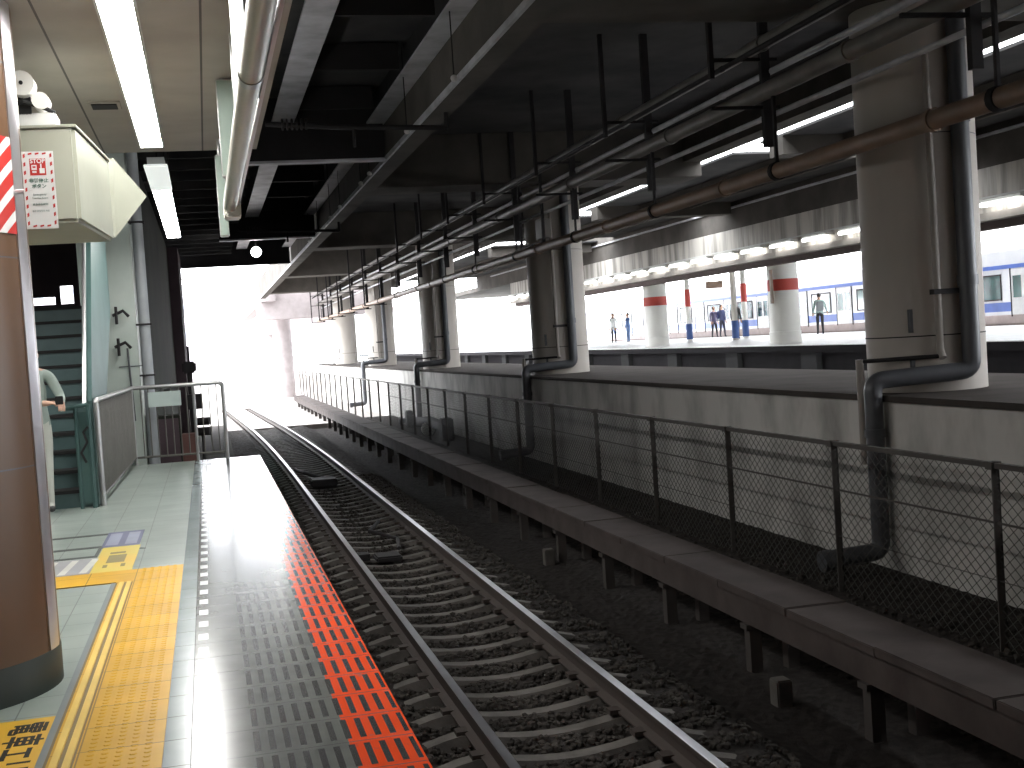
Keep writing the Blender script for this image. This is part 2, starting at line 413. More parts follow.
# ================================================================== STEEL GIRDERS OVER THE TRACK
GZ = 5.0
for i, (xa, xb, ex) in enumerate(((1.26, 1.61, 'left one over the platform side rail'), (2.79, 3.08, 'right one beside the concrete edge beam'))):
    g = thing('steel_girder', 'long grey steel girder above the track, %s' % ex, 'girder', ((xa+xb)/2, 16, GZ), 'long girders over the track')
    MB().box(xa, xb, -12, 43.5, GZ, GZ+.03).build('bottom_flange', M['steel'], g)
    MB().box((xa+xb)/2-.012, (xa+xb)/2+.012, -12, 43.5, GZ+.03, D0-.01).build('web', M['darksteel'], g)
for i, (y, d) in enumerate(((7.0, 'nearest, by the platform canopy'), (20.3, 'middle one, bright lower edge'), (33.6, 'far one with a bright lower edge'), (43.7, 'last one at the bright opening'))):
    g = thing('cross_girder', 'dark steel cross girder above the track, %s' % d, 'girder', (1, y, Z-.08), 'cross girders over the track')
    zb = Z-.05 if i < 3 else Z-.0
    MB().box(-9 if i == 3 else .56, 3.05, y-.02, y+.02, zb+.04, D0-.01).build('web', M['darksteel'], g)
    MB().box(-9 if i == 3 else .56, 3.05, y-.10, y+.10, zb, zb+.04).build('bottom_flange', M['steel'] if i in (1, 2) else M['darksteel'], g)  # pale flanges on two girders paint in their lit lower edge
# dark purlins over the end of our platform
pur = None
for k in range(24):
    y = 10.9+k*1.35
    if pur is None: o = pur = MB().box(-8.8, 1.05, -.05, .05, 4.75, 4.95).add([], []).build('roof_purlin', M['deckdark'], org=(-3.9, 0, 4.75))
    else: o = pur.copy(); COL.objects.link(o)
    o.location = (-3.9, y, 4.75)
    tag(o, 'dark steel purlin under the roof over the platform end', 'purlin', 'dark roof purlins left of the track')
# dark roof ribs over the track
rib = None
for k in range(13):
    y = 8.6+k*2.7
    if rib is None: o = rib = MB().box(1.62, 2.78, -.04, .04, 5.08, 5.42).build('roof_rib', M['darksteel'], org=(2.2, 0, 5.0))
    else: o = rib.copy(); COL.objects.link(o)
    o.location = (2.2, y, 5.0)
    tag(o, 'dark steel rib between the two long girders', 'rib', 'dark roof ribs over the track')

# catenary cross arms with ribbed insulators, small porcelain insulators
def arm(y, lab):
    a = thing('overhead_wire_support', lab, 'overhead wire arm', (1.1, y, 4.2), 'overhead wire arms')
    MB().tube([(.95, y, 4.32), (1.9, y, 4.26), (3.3, y, 4.22)], .035, 10).build('tube', M['darksteel'], a, smooth=True)
    MB().tube([(3.3, y, 4.2), (3.3, y, 4.42)], .03, 8).build('bracket', M['darksteel'], a)
    ins = MB(); 
    for k in range(6): ins.tube([(1.15+k*.06, y, 4.31), (1.175+k*.06, y, 4.31)], .075, 12)
    ins.build('ribbed_insulator', M['darksteel'], a, smooth=True)
    MB().tube([(2.07, y, 4.26), (2.07, y, 4.0)], .02, 8).build('drop_rod', M['darksteel'], a)
arm(16.3, 'dark overhead wire arm above the track with ribbed insulator, nearer one')
arm(30.0, 'dark overhead wire arm above the track with ribbed insulator, farther one')
ci = None
for k, y in enumerate((13.5, 16.8, 20.8, 22.0, 25.5, 27.5, 30.5, 33.2)):
    if ci is None:
        ci = o = MB().ball((0, 0, 0), .04, 10, 6).build('porcelain_insulator', M['white'], smooth=True, org=(0, 0, 0))
        m2 = MB().tube([(0, 0, .03), (0, 0, 1.18)], .008, 6).build('hanger_stem', M['darksteel'], o)
    else:
        index_kids(); o = copy_tree(ci)
    o.location = (2.85, y, 4.27)
    tag(o, 'small white insulator knob hanging by the right steel girder', 'insulator', 'small white insulators')
ORG['x'] = 0
GLX, GLY, GLZ = 1.54, 35.0, 4.2
o = thing('globe_lamp', 'round glowing lamp under the roof near the bright opening', 'lamp', (GLX, GLY, GLZ))
MB().ball((GLX, GLY, GLZ), .14, 16, 10).build('globe', M['ball'], o, smooth=True)
MB().tube([(GLX, GLY, GLZ+.12), (GLX, GLY, D0)], .015, 8).build('stem', M['darksteel'], o)

# ================================================================== PLATFORM CANOPY
struct('ceiling', MB().box(-9, .5, -12, 10.0, 3.0, 3.12), M['ceil'])
struct('ceiling_cavity', MB().box(-9, .5, -12, 9.9, 3.12, 3.3), M['darksteel'])
o = thing('ceiling_light', 'long bright fluorescent strip set in the platform ceiling', 'ceiling light', (-.275, 5, 2.98))
MB().box(-.352, -.2, 4.6, 9.67, 2.985, 2.999).build('diffuser', M['lamp'], o)
fr = MB(); fr.box(-.365, -.187, 4.58, 4.6, 2.98, 3.0); fr.box(-.365, -.352, 4.58, 9.69, 2.98, 3.0); fr.box(-.2, -.187, 4.58, 9.69, 2.98, 3.0); fr.box(-.352, -.2, 9.67, 9.69, 2.98, 3.0)
fr.build('frame', M['white'], o)
o = thing('ceiling_light', 'added fluorescent fill strip in the ceiling left of the brown pillar', 'ceiling light', (-2.6, 5, 2.98))  # unseen strip, added to light the left part of the platform
MB().box(-2.7, -2.54, 6.5, 9.4, 2.985, 2.999).build('diffuser', M['lamp'], o)
o = thing('hanging_light', 'hanging fluorescent fitting past the end of the canopy, with white end plate', 'ceiling light', (-.3, 13, 3))
MB().box(-.375, -.21, 12.3, 17.05, 3.0, 3.03).build('tube_cover', M['lamp'], o)
MB().box(-.36, -.22, 10.9, 17.0, 3.03, 3.1).build('housing', M['white'], o)
MB().box(-.385, -.195, 10.75, 12.28, 3.0, 3.02).build('glowing_end_plate', glow('end_plate_glow', (.95, 1, .97), .22), o, bevel=.004)  # end plate given a weak glow so that it looks bright white
for y in (11.3, 14.2, 16.7): MB().tube([(-.29, y, 3.1), (-.29, y, 4.8)], .008, 6).build('hanging_rod', M['darksteel'], o)
o = thing('hanging_light', 'added fluorescent fill light hanging over the foot of the stairs', 'ceiling light', (-2.5, 12, 3))  # unseen lamp, added to brighten the stairs
MB().box(-2.6, -2.42, 10.8, 13.4, 3.0, 3.03).build('tube_cover', M['lamp'], o)
MB().box(-2.62, -2.4, 10.75, 13.45, 3.03, 3.1).build('housing', M['white'], o)
for y in (11.2, 13.0): MB().tube([(-2.51, y, 3.1), (-2.51, y, 4.8)], .008, 6).build('hanging_rod', M['darksteel'], o)
o = thing('ceiling_vent', 'small dark slotted vent in the ceiling above the cream housing', 'vent', (-.49, 8.14, 2.99))
MB().box(-.59, -.40, 8.02, 8.26, 2.99, 3.0).build('frame', M['ceil'], o)
MB().box(-.57, -.42, 8.06, 8.22, 2.985, 2.99).build('slot', M['black'], o)
# signboards seen edge-on and the duct in front of them
def sign(y0, y1, z0, z1, face, lab, x=.185):
    s = thing('hanging_signboard', lab, 'sign', (x, (y0+y1)/2, z0), 'edge-on hanging signboards')
    MB().box(x, x+.05, y0, y1, z0, z1).build('casing', M['galv'], s, bevel=.006)
    MB().box(x-.006, x, y0+.03, y1-.03, z0+.03, z1-.03).build('face', face, s)
    h = MB()
    for y in (y0+.3, y1-.3): h.tube([(x+.025, y, z1), (x+.025, y, 3.0 if y1 < 10 else 4.8)], .012, 8)
    build_each(h, 'hanger', M['galv'], s)
sign(4.2, 5.25, 2.4, 2.98, M['signwhite'], 'lit white signboard seen edge-on left of the tubular duct, nearest', x=.2)
def cross_sign(y, z0, z1, lab, x1=.29):
    s = thing('hanging_signboard', lab, 'sign', (.23, y, z0), 'edge-on hanging signboards')
    MB().box(.168, x1, y, y+.08, z0, z1).build('casing', M['galv'], s, bevel=.006)
    MB().box(.172, x1-.004, y-.004, y, z0+.01, z1-.01).build('face', M['mint'], s)
    MB().tube([(.2, y+.04, z1), (.2, y+.04, max(3.0, z1+.02))], .012, 8).build('hanger', M['galv'], s)
cross_sign(7.4, 2.43, 2.99, 'pale green signboard behind the lit one, just inside the canopy end')
cross_sign(9.45, 2.28, 2.88, 'mint signboard at the end of the canopy, farthest', x1=.235)
o = thing('tubular_duct', 'shiny round duct hanging along the canopy edge above the track side', 'duct', (.24, 4, 2.36))
for k, (a, b) in enumerate(((-2, 4.6), (4.62, 8.6))):
    MB().tube([(.228, a, 2.405), (.228, b, 2.405)], .044, 20).build('tube', M['tubemetal'], o, smooth=True)
MB().tube([(.228, 4.57, 2.405), (.228, 4.65, 2.405)], .048, 20).build('joint_ring', M['galv'], o, smooth=True)
MB().box(.278, .292, -2, 8.55, 2.40, 2.43).build('edge_rail', M['stainless'], o)
MB().box(.19, .30, 8.6, 8.85, 2.33, 2.46).build('end_box', M['tubemetal'], o, bevel=.01)
for y in (1.5, 4.0, 6.4, 8.3): MB().tube([(.235, y, 2.44), (.235, y, 3.0)], .01, 8).build('hanger', M['galv'], o)

# ================================================================== RAILS, SLEEPERS, STONES
RX = (1.543, 2.61)
def rail_path(x, y): return x+rail_dx(y)
prof = [(-.065, 0), (.065, 0), (.065, .012), (.012, .035), (.010, .105), (.032, .118), (.0325, .15), (-.0325, .15), (-.032, .118), (-.010, .105), (-.012, .035), (-.065, .012)]
def sweep(prof, x, ys, zb, dxf):
    mb = MB(); n = len(prof)
    for y in ys:
        for p in prof: mb.v.append((x+dxf(y)+p[0], y, zb+p[1]))
    for i in range(len(ys)-1):
        for j in range(n): mb.f.append((i*n+j, i*n+(j+1) % n, (i+1)*n+(j+1) % n, (i+1)*n+j))
    mb.f.append(tuple(range(n))); mb.f.append(tuple((len(ys)-1)*n+j for j in range(n-1, -1, -1)))
    return mb
ys = [-6, 24]+[24+k*1.5 for k in range(1, 25)]
for x, lb in zip(RX, ('steel running rail nearer the platform edge', 'steel running rail nearer the cable trough')):
    r = thing('running_rail', lb, 'rail', (x, 0, -1.2), 'running rails')
    sweep(prof, x, ys, -1.2, rail_dx).build('rail_body', M['railside'], r)
    sweep([(-.031, 0), (.031, 0), (.028, .003), (-.028, .003)], x, ys, -1.05, rail_dx).build('rail_head', M['railtop'], r)
# concrete sleepers, dished in the middle
def sleeper_mesh():
    mb = MB(); n = 21; L = 1.04
    for i in range(n):
        t = -L+2*L*i/(n-1); a = abs(t)
        top = -.02-.075*math.cos(min(a/.60, 1)*math.pi/2)**1.0 if a < .60 else -.02-.10*max(0, (a-.66)/.4)
        w_ = .062
        for (dy, z) in ((-.105, -.2), (-w_, top), (w_, top), (.105, -.2)): mb.v.append((t, dy, z))
    for i in range(n-1):
        for j in range(3): mb.f.append((i*4+j, i*4+j+1, (i+1)*4+j+1, (i+1)*4+j))
    mb.f.append((0, 1, 2, 3)); mb.f.append(tuple((n-1)*4+j for j in (3, 2, 1, 0)))
    return mb
sl = None; y = 4.6; k = 0
while y < 62:
    if sl is None:
        sl = o = sleeper_mesh().build('railway_sleeper', M['sleeper'], org=(0, 0, 0))
        for sx in (-.5335, .5335):
            q = MB(); q.box(sx-.12, sx+.12, -.05, .05, -.03, .004)
            q.build('rail_clip', M['railside'], o)
    else: index_kids() if k == 1 else None; o = copy_tree(sl)
    o.location = (2.0765+rail_dx(y), y, -1.18)
    tag(o, 'weathered concrete sleeper under the two rails, dished in the middle', 'sleeper', 'concrete sleepers under the rails')
    y += .5; k += 1
# loose ballast stones
def stones(n, xr, yr, smin, smax, zoff, keep=lambda x, y: True):
    mb = MB()
    ico = [(-1, .0, .6), (1, 0, .5), (0, 1, .5), (0, -1, .6), (.1, 0, 1.0), (-.6, .6, -.4), (.6, .5, -.5), (.5, -.6, -.4), (-.5, -.6, -.5)]
    fs = [(4, 0, 3), (4, 3, 1), (4, 1, 2), (4, 2, 0), (0, 5, 8), (0, 8, 3), (3, 8, 7), (3, 7, 1), (1, 7, 6), (1, 6, 2), (2, 6, 5), (2, 5, 0)]
    for _ in range(n):
        u = random.random()**1.7
        x = random.uniform(*xr); y = yr[0]+(yr[1]-yr[0])*u
        if not keep(x, y): continue
        s = random.uniform(smin, smax); rz = random.uniform(0, 6.28); c, sn = math.cos(rz), math.sin(rz)
        q = [random.uniform(.7, 1.3) for _ in range(3)]; z0 = gz(x, y)+zoff+random.uniform(-.01, .012)
        vs = []
        for v in ico:
            a, b, d = v[0]*q[0]*s+random.uniform(-.2, .2)*s, v[1]*q[1]*s+random.uniform(-.2, .2)*s, v[2]*q[2]*s
            vs.append((x+a*c-b*sn, y+a*sn+b*c, z0+d))
        mb.add(vs, fs)
    return mb
def not_sleeper(x, y):
    if 1.6 < x < 2.35 and (15.0 < y < 15.8 or 24.2 < y < 25.0): return False
    if abs(x-2.0765) > 1.06: return random.random() < .55
    return abs(((y-4.6+.25) % .5)-.25) > .10 and (abs(x-2.0765) < 1.06)
st = stones(26000, (.66, 3.35), (3.4, 26), .014, .03, .012, not_sleeper)
tag(st.build('ballast_stones', M['stone'], org=(0, 0, -1.24)), 'loose grey ballast stones between and beside the sleepers', 'ballast', kind='stuff')
st = stones(3500, (4.6, 6.35), (4.5, 22), .01, .03, .004)
tag(st.build('gravel', M['stone'], org=(0, 0, -1.15)), 'scattered gravel on the dark ground between fence and wall', 'gravel', kind='stuff')
# track equipment between the rails
o = thing('track_beacon', 'dark track box lying between the rails beside the platform edge', 'track box', (2.0, 15.6, -1.2))
MB().box(1.84, 2.16, 15.15, 15.55, -1.24, -1.17).build('box', M['darksteel'], o, bevel=.02)
MB().box(1.60, 1.78, 15.3, 15.5, -1.22, -1.14).build('bracket', M['darksteel'], o)
MB().tube([(2.2, 15.7, -1.17), (2.3, 16.5, -1.17), (2.05, 17.5, -1.18), (2.3, 18.4, -1.18)], .025, 8).build('cable', M['darksteel'], o)
o = thing('track_junction', 'dark cable box between the rails farther up the track', 'track box', (2.0, 24, -1.2))
MB().box(1.8, 2.3, 24.3, 24.9, -1.24, -1.1).build('box', M['darksteel'], o, bevel=.02)
MB().tube([(2.2, 24.6, -1.16), (1.8, 26, -1.1), (1.7, 27.4, -1.15)], .04, 8).build('cable', M['darksteel'], o)

# ================================================================== CABLE TROUGH
o = thing('cable_trough', 'long raised concrete cable trough on short posts beside the track', 'cable trough', (4.25, 30, -1.44))
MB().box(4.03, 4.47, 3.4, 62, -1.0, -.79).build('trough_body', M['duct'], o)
k = 0
y = 3.4
while y < 62:
    dz = random.uniform(-.006, .006); L = min(1.26, 62-y)
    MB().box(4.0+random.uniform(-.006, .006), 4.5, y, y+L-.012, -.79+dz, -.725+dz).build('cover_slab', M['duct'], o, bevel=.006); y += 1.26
for k in range(31):
    y = 3.63+1.86*k
    f = MB(); f.box(4.03, 4.13, y-.05, y+.05, -1.5, -1.0); f.box(4.35, 4.45, y-.05, y+.05, -1.5, -1.0); f.box(4.0, 4.48, y-.06, y+.06, -1.04, -1.0)
    f.build('post', mat('trough_post', (.07, .062, .058), .9, spec=.1), o)
# short stub posts beside the trough
for y in (8.25, 14.6):
    tag(MB().box(3.82, 3.94, y, y+.14, -1.5, -1.2).build('marker_post', M['sleeper'], bevel=.01), 'short square concrete marker post beside the cable trough, %s one' % ('nearer' if y < 9 else 'farther'), 'marker post', 'marker posts')

# ================================================================== FENCE
FX = 5.5; PY0 = 5.6; NP = 30
fe = thing('chain_link_fence', 'dark chain link fence with angle posts between trough and wall', 'fence', (FX, 20, -1.2))
MB().box(FX-.025, FX+.025, 3.2, PY0+2.4*NP, .225, .265).build('top_rail', M['fence'], fe)
MB().box(FX-.012, FX-.004, 3.2, PY0+2.4*NP, -.185, -.168).build('middle_wire', M['fence'], fe)
MB().box(FX-.012, FX-.008, 3.2, PY0+2.4*NP, -.606, -.600).build('lower_wire', M['fence'], fe)
for k in range(NP+1):
    y = PY0+2.4*k-2.4*0
    p = MB(); p.box(FX-.032, FX+.03, y-.03, y-.018, -1.35, .27); p.box(FX+.018, FX+.03, y-.03, y+.03, -1.35, .27); p.box(FX-.045, FX+.04, y-.045, y+.035, .215, .272)
    p.build('post', M['fence'], fe)
def mesh_panel(pitch=.12, r=.0032):
    mb = MB(); H0, H1 = -1.12, .225; L = 2.33
    def seg(a, b):
        a = Vector((0, a[0], a[1])); b = Vector((0, b[0], b[1])); t = (b-a).normalized(); n_ = Vector((0, -t.z, t.y))
        mb.add([a+n_*r, a-n_*r, b-n_*r, b+n_*r, a+Vector((r*1.6, 0, 0)), b+Vector((r*1.6, 0, 0))], [(0, 1, 2, 3), (0, 3, 5, 4), (1, 4, 5, 2)])
    s = .75; Hh = H1-H0       # rise per run
    w_ = Hh/s
    c = -w_
    while c < L:
        a0 = max(0, c); b0 = min(L, c+w_)
        if b0 > a0:
            seg((a0, H0+(a0-c)*s), (b0, H0+(b0-c)*s)); seg((a0, H1-(a0-c)*s), (b0, H1-(b0-c)*s))
        c += pitch
    return mb
pan = None
for k in range(-1, 14):
    y = PY0+2.4*k+.035
    if pan is None:
        pan = o = MB.build(mesh_panel(), 'mesh_panel', M['wire'], None, org=(0, 0, 0)); o.parent = fe
    else: o = pan.copy(); COL.objects.link(o)
    o.location = Vector((FX, y, 0))-ORG[fe.name]

# ================================================================== COLUMNS
cols_y = [11.45, 25.05, 38.65, 52.2, 65.8]
R = .585; CX = 7.16
def column(y, lab):
    c = thing('concrete_column', lab, 'column', (CX, y, .6), 'big round columns on the wall')
    MB().lathe([(R, 0), (R, 3.9)], (CX, y, .6), 48).build('shaft', M['colconc'], c, smooth=True)
    MB().lathe([(R+.003, 0), (R+.003, .012)], (CX, y, 1.145), 48).build('joint_line', M['black'], c, smooth=True)
    MB().lathe([(R+.002, 0), (R+.002, .01)], (CX, y, 3.12), 48).build('upper_joint', M['drain'], c, smooth=True)
    a = math.radians(225)
    for z0, z1 in ((1.19, 1.42), (.84, .94)):
        q = MB(); px, py = CX+R*math.cos(a), y+R*math.sin(a)
        q.box(px-.02, px+.02, py-.02, py+.01, z0, z1); q.build('slot_plate', M['drain'], c)
    return c
cl = ['big round concrete column nearest the camera, right of centre', 'second big round column from the camera, behind the low brown pipe',
      'third big round column from the camera', 'fourth big round column, pale in the daylight', 'fifth round column, washed out by daylight']
c0 = column(cols_y[0], cl[0])
for y, l in zip(cols_y[1:], cl[1:]): dup(c0, (CX, y, .6), l)
# drain pipes that come down each column, over the wall and down to the ground
def bend(pts, r, n=6):
    out = [Vector(pts[0])]
    for i in range(1, len(pts)-1):
        p = Vector(pts[i]); a = (Vector(pts[i-1])-p).normalized(); b = (Vector(pts[i+1])-p).normalized()
        s, e = p+a*r, p+b*r
        for k in range(n+1):
            t = k/n; out.append((1-t)**2*s+2*t*(1-t)*p+t*t*e)
    out.append(Vector(pts[-1])); return out
def drain(y, lab):
    d = thing('drain_pipe', lab, 'drain pipe', (6.3, y, -1.1), 'drain pipes on the columns')
    px, py = 7.235, y-.675
    MB().tube(bend([(px, py, 4.4), (px, py, .795), (6.27, py+.21, .75), (6.27, py+.21, -.92), (5.66, py+.2, -.94)], .12), .088, 18).build('pipe', M['drain'], d, smooth=True)
    cc = MB()
    cc.tube([(px, py, 1.62), (px, py, 1.72)], .1, 18); cc.tube([(px, py, 3.2), (px, py, 3.3)], .1, 18); cc.tube([(6.27, py+.21, .2), (6.27, py+.21, .28)], .1, 18)
    cc.tube([(5.62, py+.2, -.955), (5.72, py+.2, -.948)], .105, 18)
    build_each(cc, 'collar', M['drain'], d, smooth=True)
    MB().tube(bend([(px-.3, py+.06, 3.9), (px-.3, py+.06, 1.0), (px-.3, py+.02, .93)], .04), .036, 12).build('thin_pipe', M['thinpipe'], d, smooth=True)
    MB().tube([(px-.3, py+.03, .95), (6.34, py+.55, .93)], .022, 10).build('cross_bar', M['darksteel'], d, smooth=True)
    MB().tube([(6.335, py+.55, .95), (6.335, py+.55, -.1)], .04, 12).build('wall_conduit_pipe', M['thinpipe'], d, smooth=True)
    MB().box(px-.36, px-.02, py+.02, py+.1, 1.55, 1.6).build('strap', M['darksteel'], d)
    return d
dl = ['dark drain pipe bending over the wall at the nearest column', 'dark drain pipe at the second column', 'dark drain pipe at the third column', 'dark drain pipe at the fourth column']
d0 = drain(cols_y[0], dl[0])
for y, l in zip(cols_y[1:4], dl[1:]): dup(d0, (6.3, y, -1.1), l)

# ================================================================== PIPES OVERHEAD + HANGERS
def long_pipe(name, x, z, r, m_, lab, joints, y1=68, tw=None):
    p = thing(name, lab, 'pipe', (x, 20, z), 'long overhead pipes')
    MB().tube([(x, -8, z), (x, y1, z)], r, 16).build('pipe', m_, p, smooth=True)
    for y in joints: MB().tube([(x, y-.035, z), (x, y+.035, z)], r*1.18, 16).build('coupling', m_, p, smooth=True)
long_pipe('overhead_pipe', 6.0, 2.975, .085, M['pipebrown'], 'brown low pipe running across in front of the columns', [9.3, 13.6, 18, 22, 27, 33, 39])
long_pipe('overhead_pipe', 6.0, 3.85, .09, M['pipe'], 'thick grey pipe above the low brown pipe', [10.6, 15.2, 19.7, 24.8, 30])
long_pipe('overhead_pipe', 6.0, 4.36, .075, M['pipe'], 'topmost grey pipe under the roof', [12.4, 17, 22, 28])
long_pipe('overhead_pipe', 6.22, 4.12, .035, M['steel'], 'thin pale conduit between the two upper pipes', [14, 20])
long_pipe('overhead_pipe', 6.25, 3.66, .03, M['steel'], 'thin pale conduit just under the thick grey pipe', [13, 18])
long_pipe('overhead_pipe', 5.78, 4.22, .028, M['darksteel'], 'thin dark conduit beside the topmost pipe', [13, 18])
hy = [8.9, 12.7, 16.4, 20.1, 24.1, 27.9, 31.5, 35.6, 39.8, 43.8, 48.0, 52.6, 57.2, 61.8, 66.2]
def hanger(y, low, lab):
    h = thing('pipe_hanger', lab, 'pipe hanger', (6, y, 3), 'pipe hangers along the overhead pipes')
    MB().box(6.10, 6.2, y-.035, y+.035, 3.3 if not low else 2.85, D0).build('main_bar', M['darksteel'], h)
    MB().box(5.5, 5.55, y-.03, y+.03, 4.05 if not low else 2.85, D0).build('side_bar', M['darksteel'], h)
    b = MB()
    for z in ((3.74, 4.26) + ((2.87,) if low else ())): b.box(5.5, 6.3, y-.02, y+.02, z-.025, z+.01)
    if not low: b.box(5.85, 6.3, y-.02, y+.02, 3.715, 3.75)
    build_each(b, 'cross_bar', M['darksteel'], h)
    MB().box(5.985, 6.015, y-.5, y-.46, 2.9, 3.8).build('drop_strap', M['darksteel'], h)
    MB().tube([(6, y-.52, 2.975), (6, y-.44, 2.975)], .1, 14).build('clamp', M['darksteel'], h, smooth=True)
    return h
h0 = hanger(hy[0], False, ORD[0]+' steel hanger carrying the overhead pipes')
for i, y in enumerate(hy[1:9]): dup(h0, (6, y, 3), ORD[i+1]+' steel hanger carrying the overhead pipes, counted from the camera')
h1 = hanger(hy[9], True, ORD[9]+' hanger of the overhead pipes, a tall dark frame')
for i, y in enumerate(hy[10:]): dup(h1, (6, y, 3), ORD[i+10]+' hanger of the overhead pipes, a tall frame near the opening')
o = thing('junction_frame', 'dark boxed frame hanging beside the second column', 'frame', (6.2, 22.8, 3.3))
q = MB(); q.box(6.15, 6.2, 22.2, 23.9, 3.62, 3.67); q.box(6.15, 6.2, 22.2, 23.9, 3.1, 3.15); q.box(6.15, 6.2, 22.2, 22.26, 3.1, 4.4); q.box(6.15, 6.2, 23.84, 23.9, 3.1, 4.4)
q.build('frame', M['darksteel'], o); MB().box(6.16, 6.34, 22.3, 22.7, 3.2, 3.55).build('box', M['pipe'], o)

# yard machine by the fence
o = thing('valve_unit', 'low dark valve unit with pale lamp on the ground behind the fence', 'valve', (5.85, 33, -1.2))
MB().box(5.7, 6.0, 31.3, 31.8, -1.3, -.55).build('post', M['darksteel'], o, bevel=.03)
MB().tube([(5.85, 31.5, -.8), (5.85, 34, -.75), (5.85, 35.8, -.85)], .14, 10).build('arm', M['darksteel'], o, smooth=True)
MB().ball((5.8, 34, -.95), .2, 14, 8).build('pale_cap', M['farcol'], o, smooth=True)
MB().box(5.75, 5.95, 37.4, 37.8, -1.3, -.6).build('stub', M['darksteel'], o, bevel=.03)

# ================================================================== BROWN PILLAR + SIGN + CREAM HOUSING
PX, PYc, PR = -1.272, 5.93, .54
p = thing('platform_pillar', 'brown panelled round pillar with dark green base at left', 'pillar', (PX, PYc, 0))
MB().lathe([(PR+.004, 0), (PR+.004, .155), (PR, .165)], (PX, PYc, 0), 64).build('base', M['pillarbase'], p, smooth=True)
MB().lathe([(PR, .165), (PR, 3.0)], (PX, PYc, 0), 64).build('panel_cladding', M['pillar'], p, smooth=True)
for z in (.98, 1.88, 2.72):
    MB().lathe([(PR+.001, 0), (PR+.001, .006)], (PX, PYc, z), 64).build('seam', M['drain'], p, smooth=True)
def arc_panel(a0, a1, r0, r1, z0, z1, n=14):
    mb = MB()
    for i in range(n+1):
        a = math.radians(a0+(a1-a0)*i/n)
        for r, z in ((r0, z0), (r1, z0), (r1, z1), (r0, z1)): mb.v.append((PX+r*math.cos(a), PYc+r*math.sin(a), z))
    for i in range(n):
        for j in range(4): mb.f.append((i*4+j, i*4+(j+1) % 4, (i+1)*4+(j+1) % 4, (i+1)*4+j))
    mb.f.append((0, 1, 2, 3)); mb.f.append((n*4+3, n*4+2, n*4+1, n*4)); return mb
arc_panel(-17, -5, PR, PR+.006, .166, 3.0).build('steel_strip', M['stainless'], p, smooth=True)
arc_panel(-100, -17.5, PR+.002, PR+.006, 1.985, 2.40, 24).build('striped_band', M['stripes'], p, smooth=True)
# STOP sign
SX, SY, SZ = -.644, 5.74, 2.168
s = thing('emergency_stop_sign', 'small white and red STOP emergency button sign on the brown pillar', 'sign', (SX, SY, SZ))
MB().box(SX-.06, SX+.062, SY, SY+.006, SZ-.157, SZ+.157).build('plate', M['white'], s, bevel=.001)
MB().tube([(SX-.11, SY+.03, SZ), (SX-.03, SY+.006, SZ)], .008, 8).build('mount', M['stainless'], s)
s.scale = (1.063, 1, 1.063)
q = MB(); yy = SY-.0008
MB().box(SX-.031, SX+.031, SY-.001, SY, SZ+.060, SZ+.128).build('red_panel', M['red'], s)
def chev(x, z, w_, h_, sk): q.add([(x-w_/2, yy, z-h_/2), (x+w_/2, yy, z-h_/2+sk), (x+w_/2, yy, z+h_/2+sk), (x-w_/2, yy, z+h_/2)], [(0, 1, 2, 3)])
for k in range(9):
    z = SZ-.135+k*.034
    for sx in (-.05, .052): chev(SX+sx, z, .008, .015, .005)
for k in range(3):
    for z in (SZ-.146, SZ+.146): chev(SX-.027+k*.027, z, .015, .007, .003)
q.build('border_pattern', M['red'], s)
XD, YD = (1, 0, 0), (0, 0, 1)
def st_text(b, size, x, z, m_, bold=0.): return text_mesh('lettering', b, size, (SX+x, SY-.0015, SZ+z), XD, YD, m_, s, .0003, bold=bold)
st_text('STOP', .024, 0, .117, M['white'], .0006)
q = MB(); y2 = SY-.0014
q.box(SX-.024, SX-.004, y2, SY, SZ+.082, SZ+.102); q.box(SX-.022, SX-.006, y2, SY, SZ+.070, SZ+.078)
q.box(SX+.010, SX+.015, y2, SY, SZ+.085, SZ+.107); q.box(SX+.006, SX+.026, y2, SY, SZ+.068, SZ+.088)
q.build('train_and_hand_symbols', M['white'], s)
MB().box(SX-.020, SX-.008, SY-.0018, SY, SZ+.090, SZ+.097).build('symbol_window', M['red'], s)
st_text('非常停止', .019, 0, .038, M['greenink'], .0004); st_text('ボタン', .019, 0, .015, M['greenink'], .0004)
st_text('Emergency', .0115, 0, -.018, M['greenink']); st_text('Train Stop Button', .0085, 0, -.032, M['greenink'])
st_text('紧急停车按钮', .010, 0, -.058, M['greenink']); st_text('열차 비상정지 버튼', .0085, 0, -.085, M['greenink'])

# cream housing above the pillar, turned a little
def rot(pts, c, a):
    ca, sa = math.cos(a), math.sin(a)
    return [(c[0]+(x-c[0])*ca-(y-c[1])*sa, c[1]+(x-c[0])*sa+(y-c[1])*ca, z) for x, y, z in pts]
hc = (-.555, 6.6)
o = thing('equipment_housing', 'large cream metal equipment box hanging from the ceiling beside the pillar', 'equipment box', (-.9, 7.1, 2.12))
b = MB().box(-1.25, -.555, 6.6, 7.75, 2.12, 2.60); b.v = rot(b.v, hc, -.07); b.build('box', M['cream'], o, bevel=.018)
b = MB().box(-1.25, -.545, 6.59, 7.76, 2.59, 2.605); b.v = rot(b.v, hc, -.07); b.build('lid', M['cream'], o, bevel=.003)
b = MB(); b.add([(-.451, 7.85, 2.626), (-.471, 7.85, 2.155), (-.275, 7.85, 2.391), (-.50, 7.93, 2.626), (-.52, 7.93, 2.155), (-.30, 7.93, 2.391), (-.60, 7.8, 2.60), (-.60, 7.8, 2.2)],
                [(0, 1, 2), (3, 5, 4), (0, 2, 5, 3), (1, 4, 5, 2), (0, 3, 6), (1, 7, 4), (0, 6, 7, 1), (3, 4, 7, 6)]); b.build('pointed_bracket', M['cream'], o)
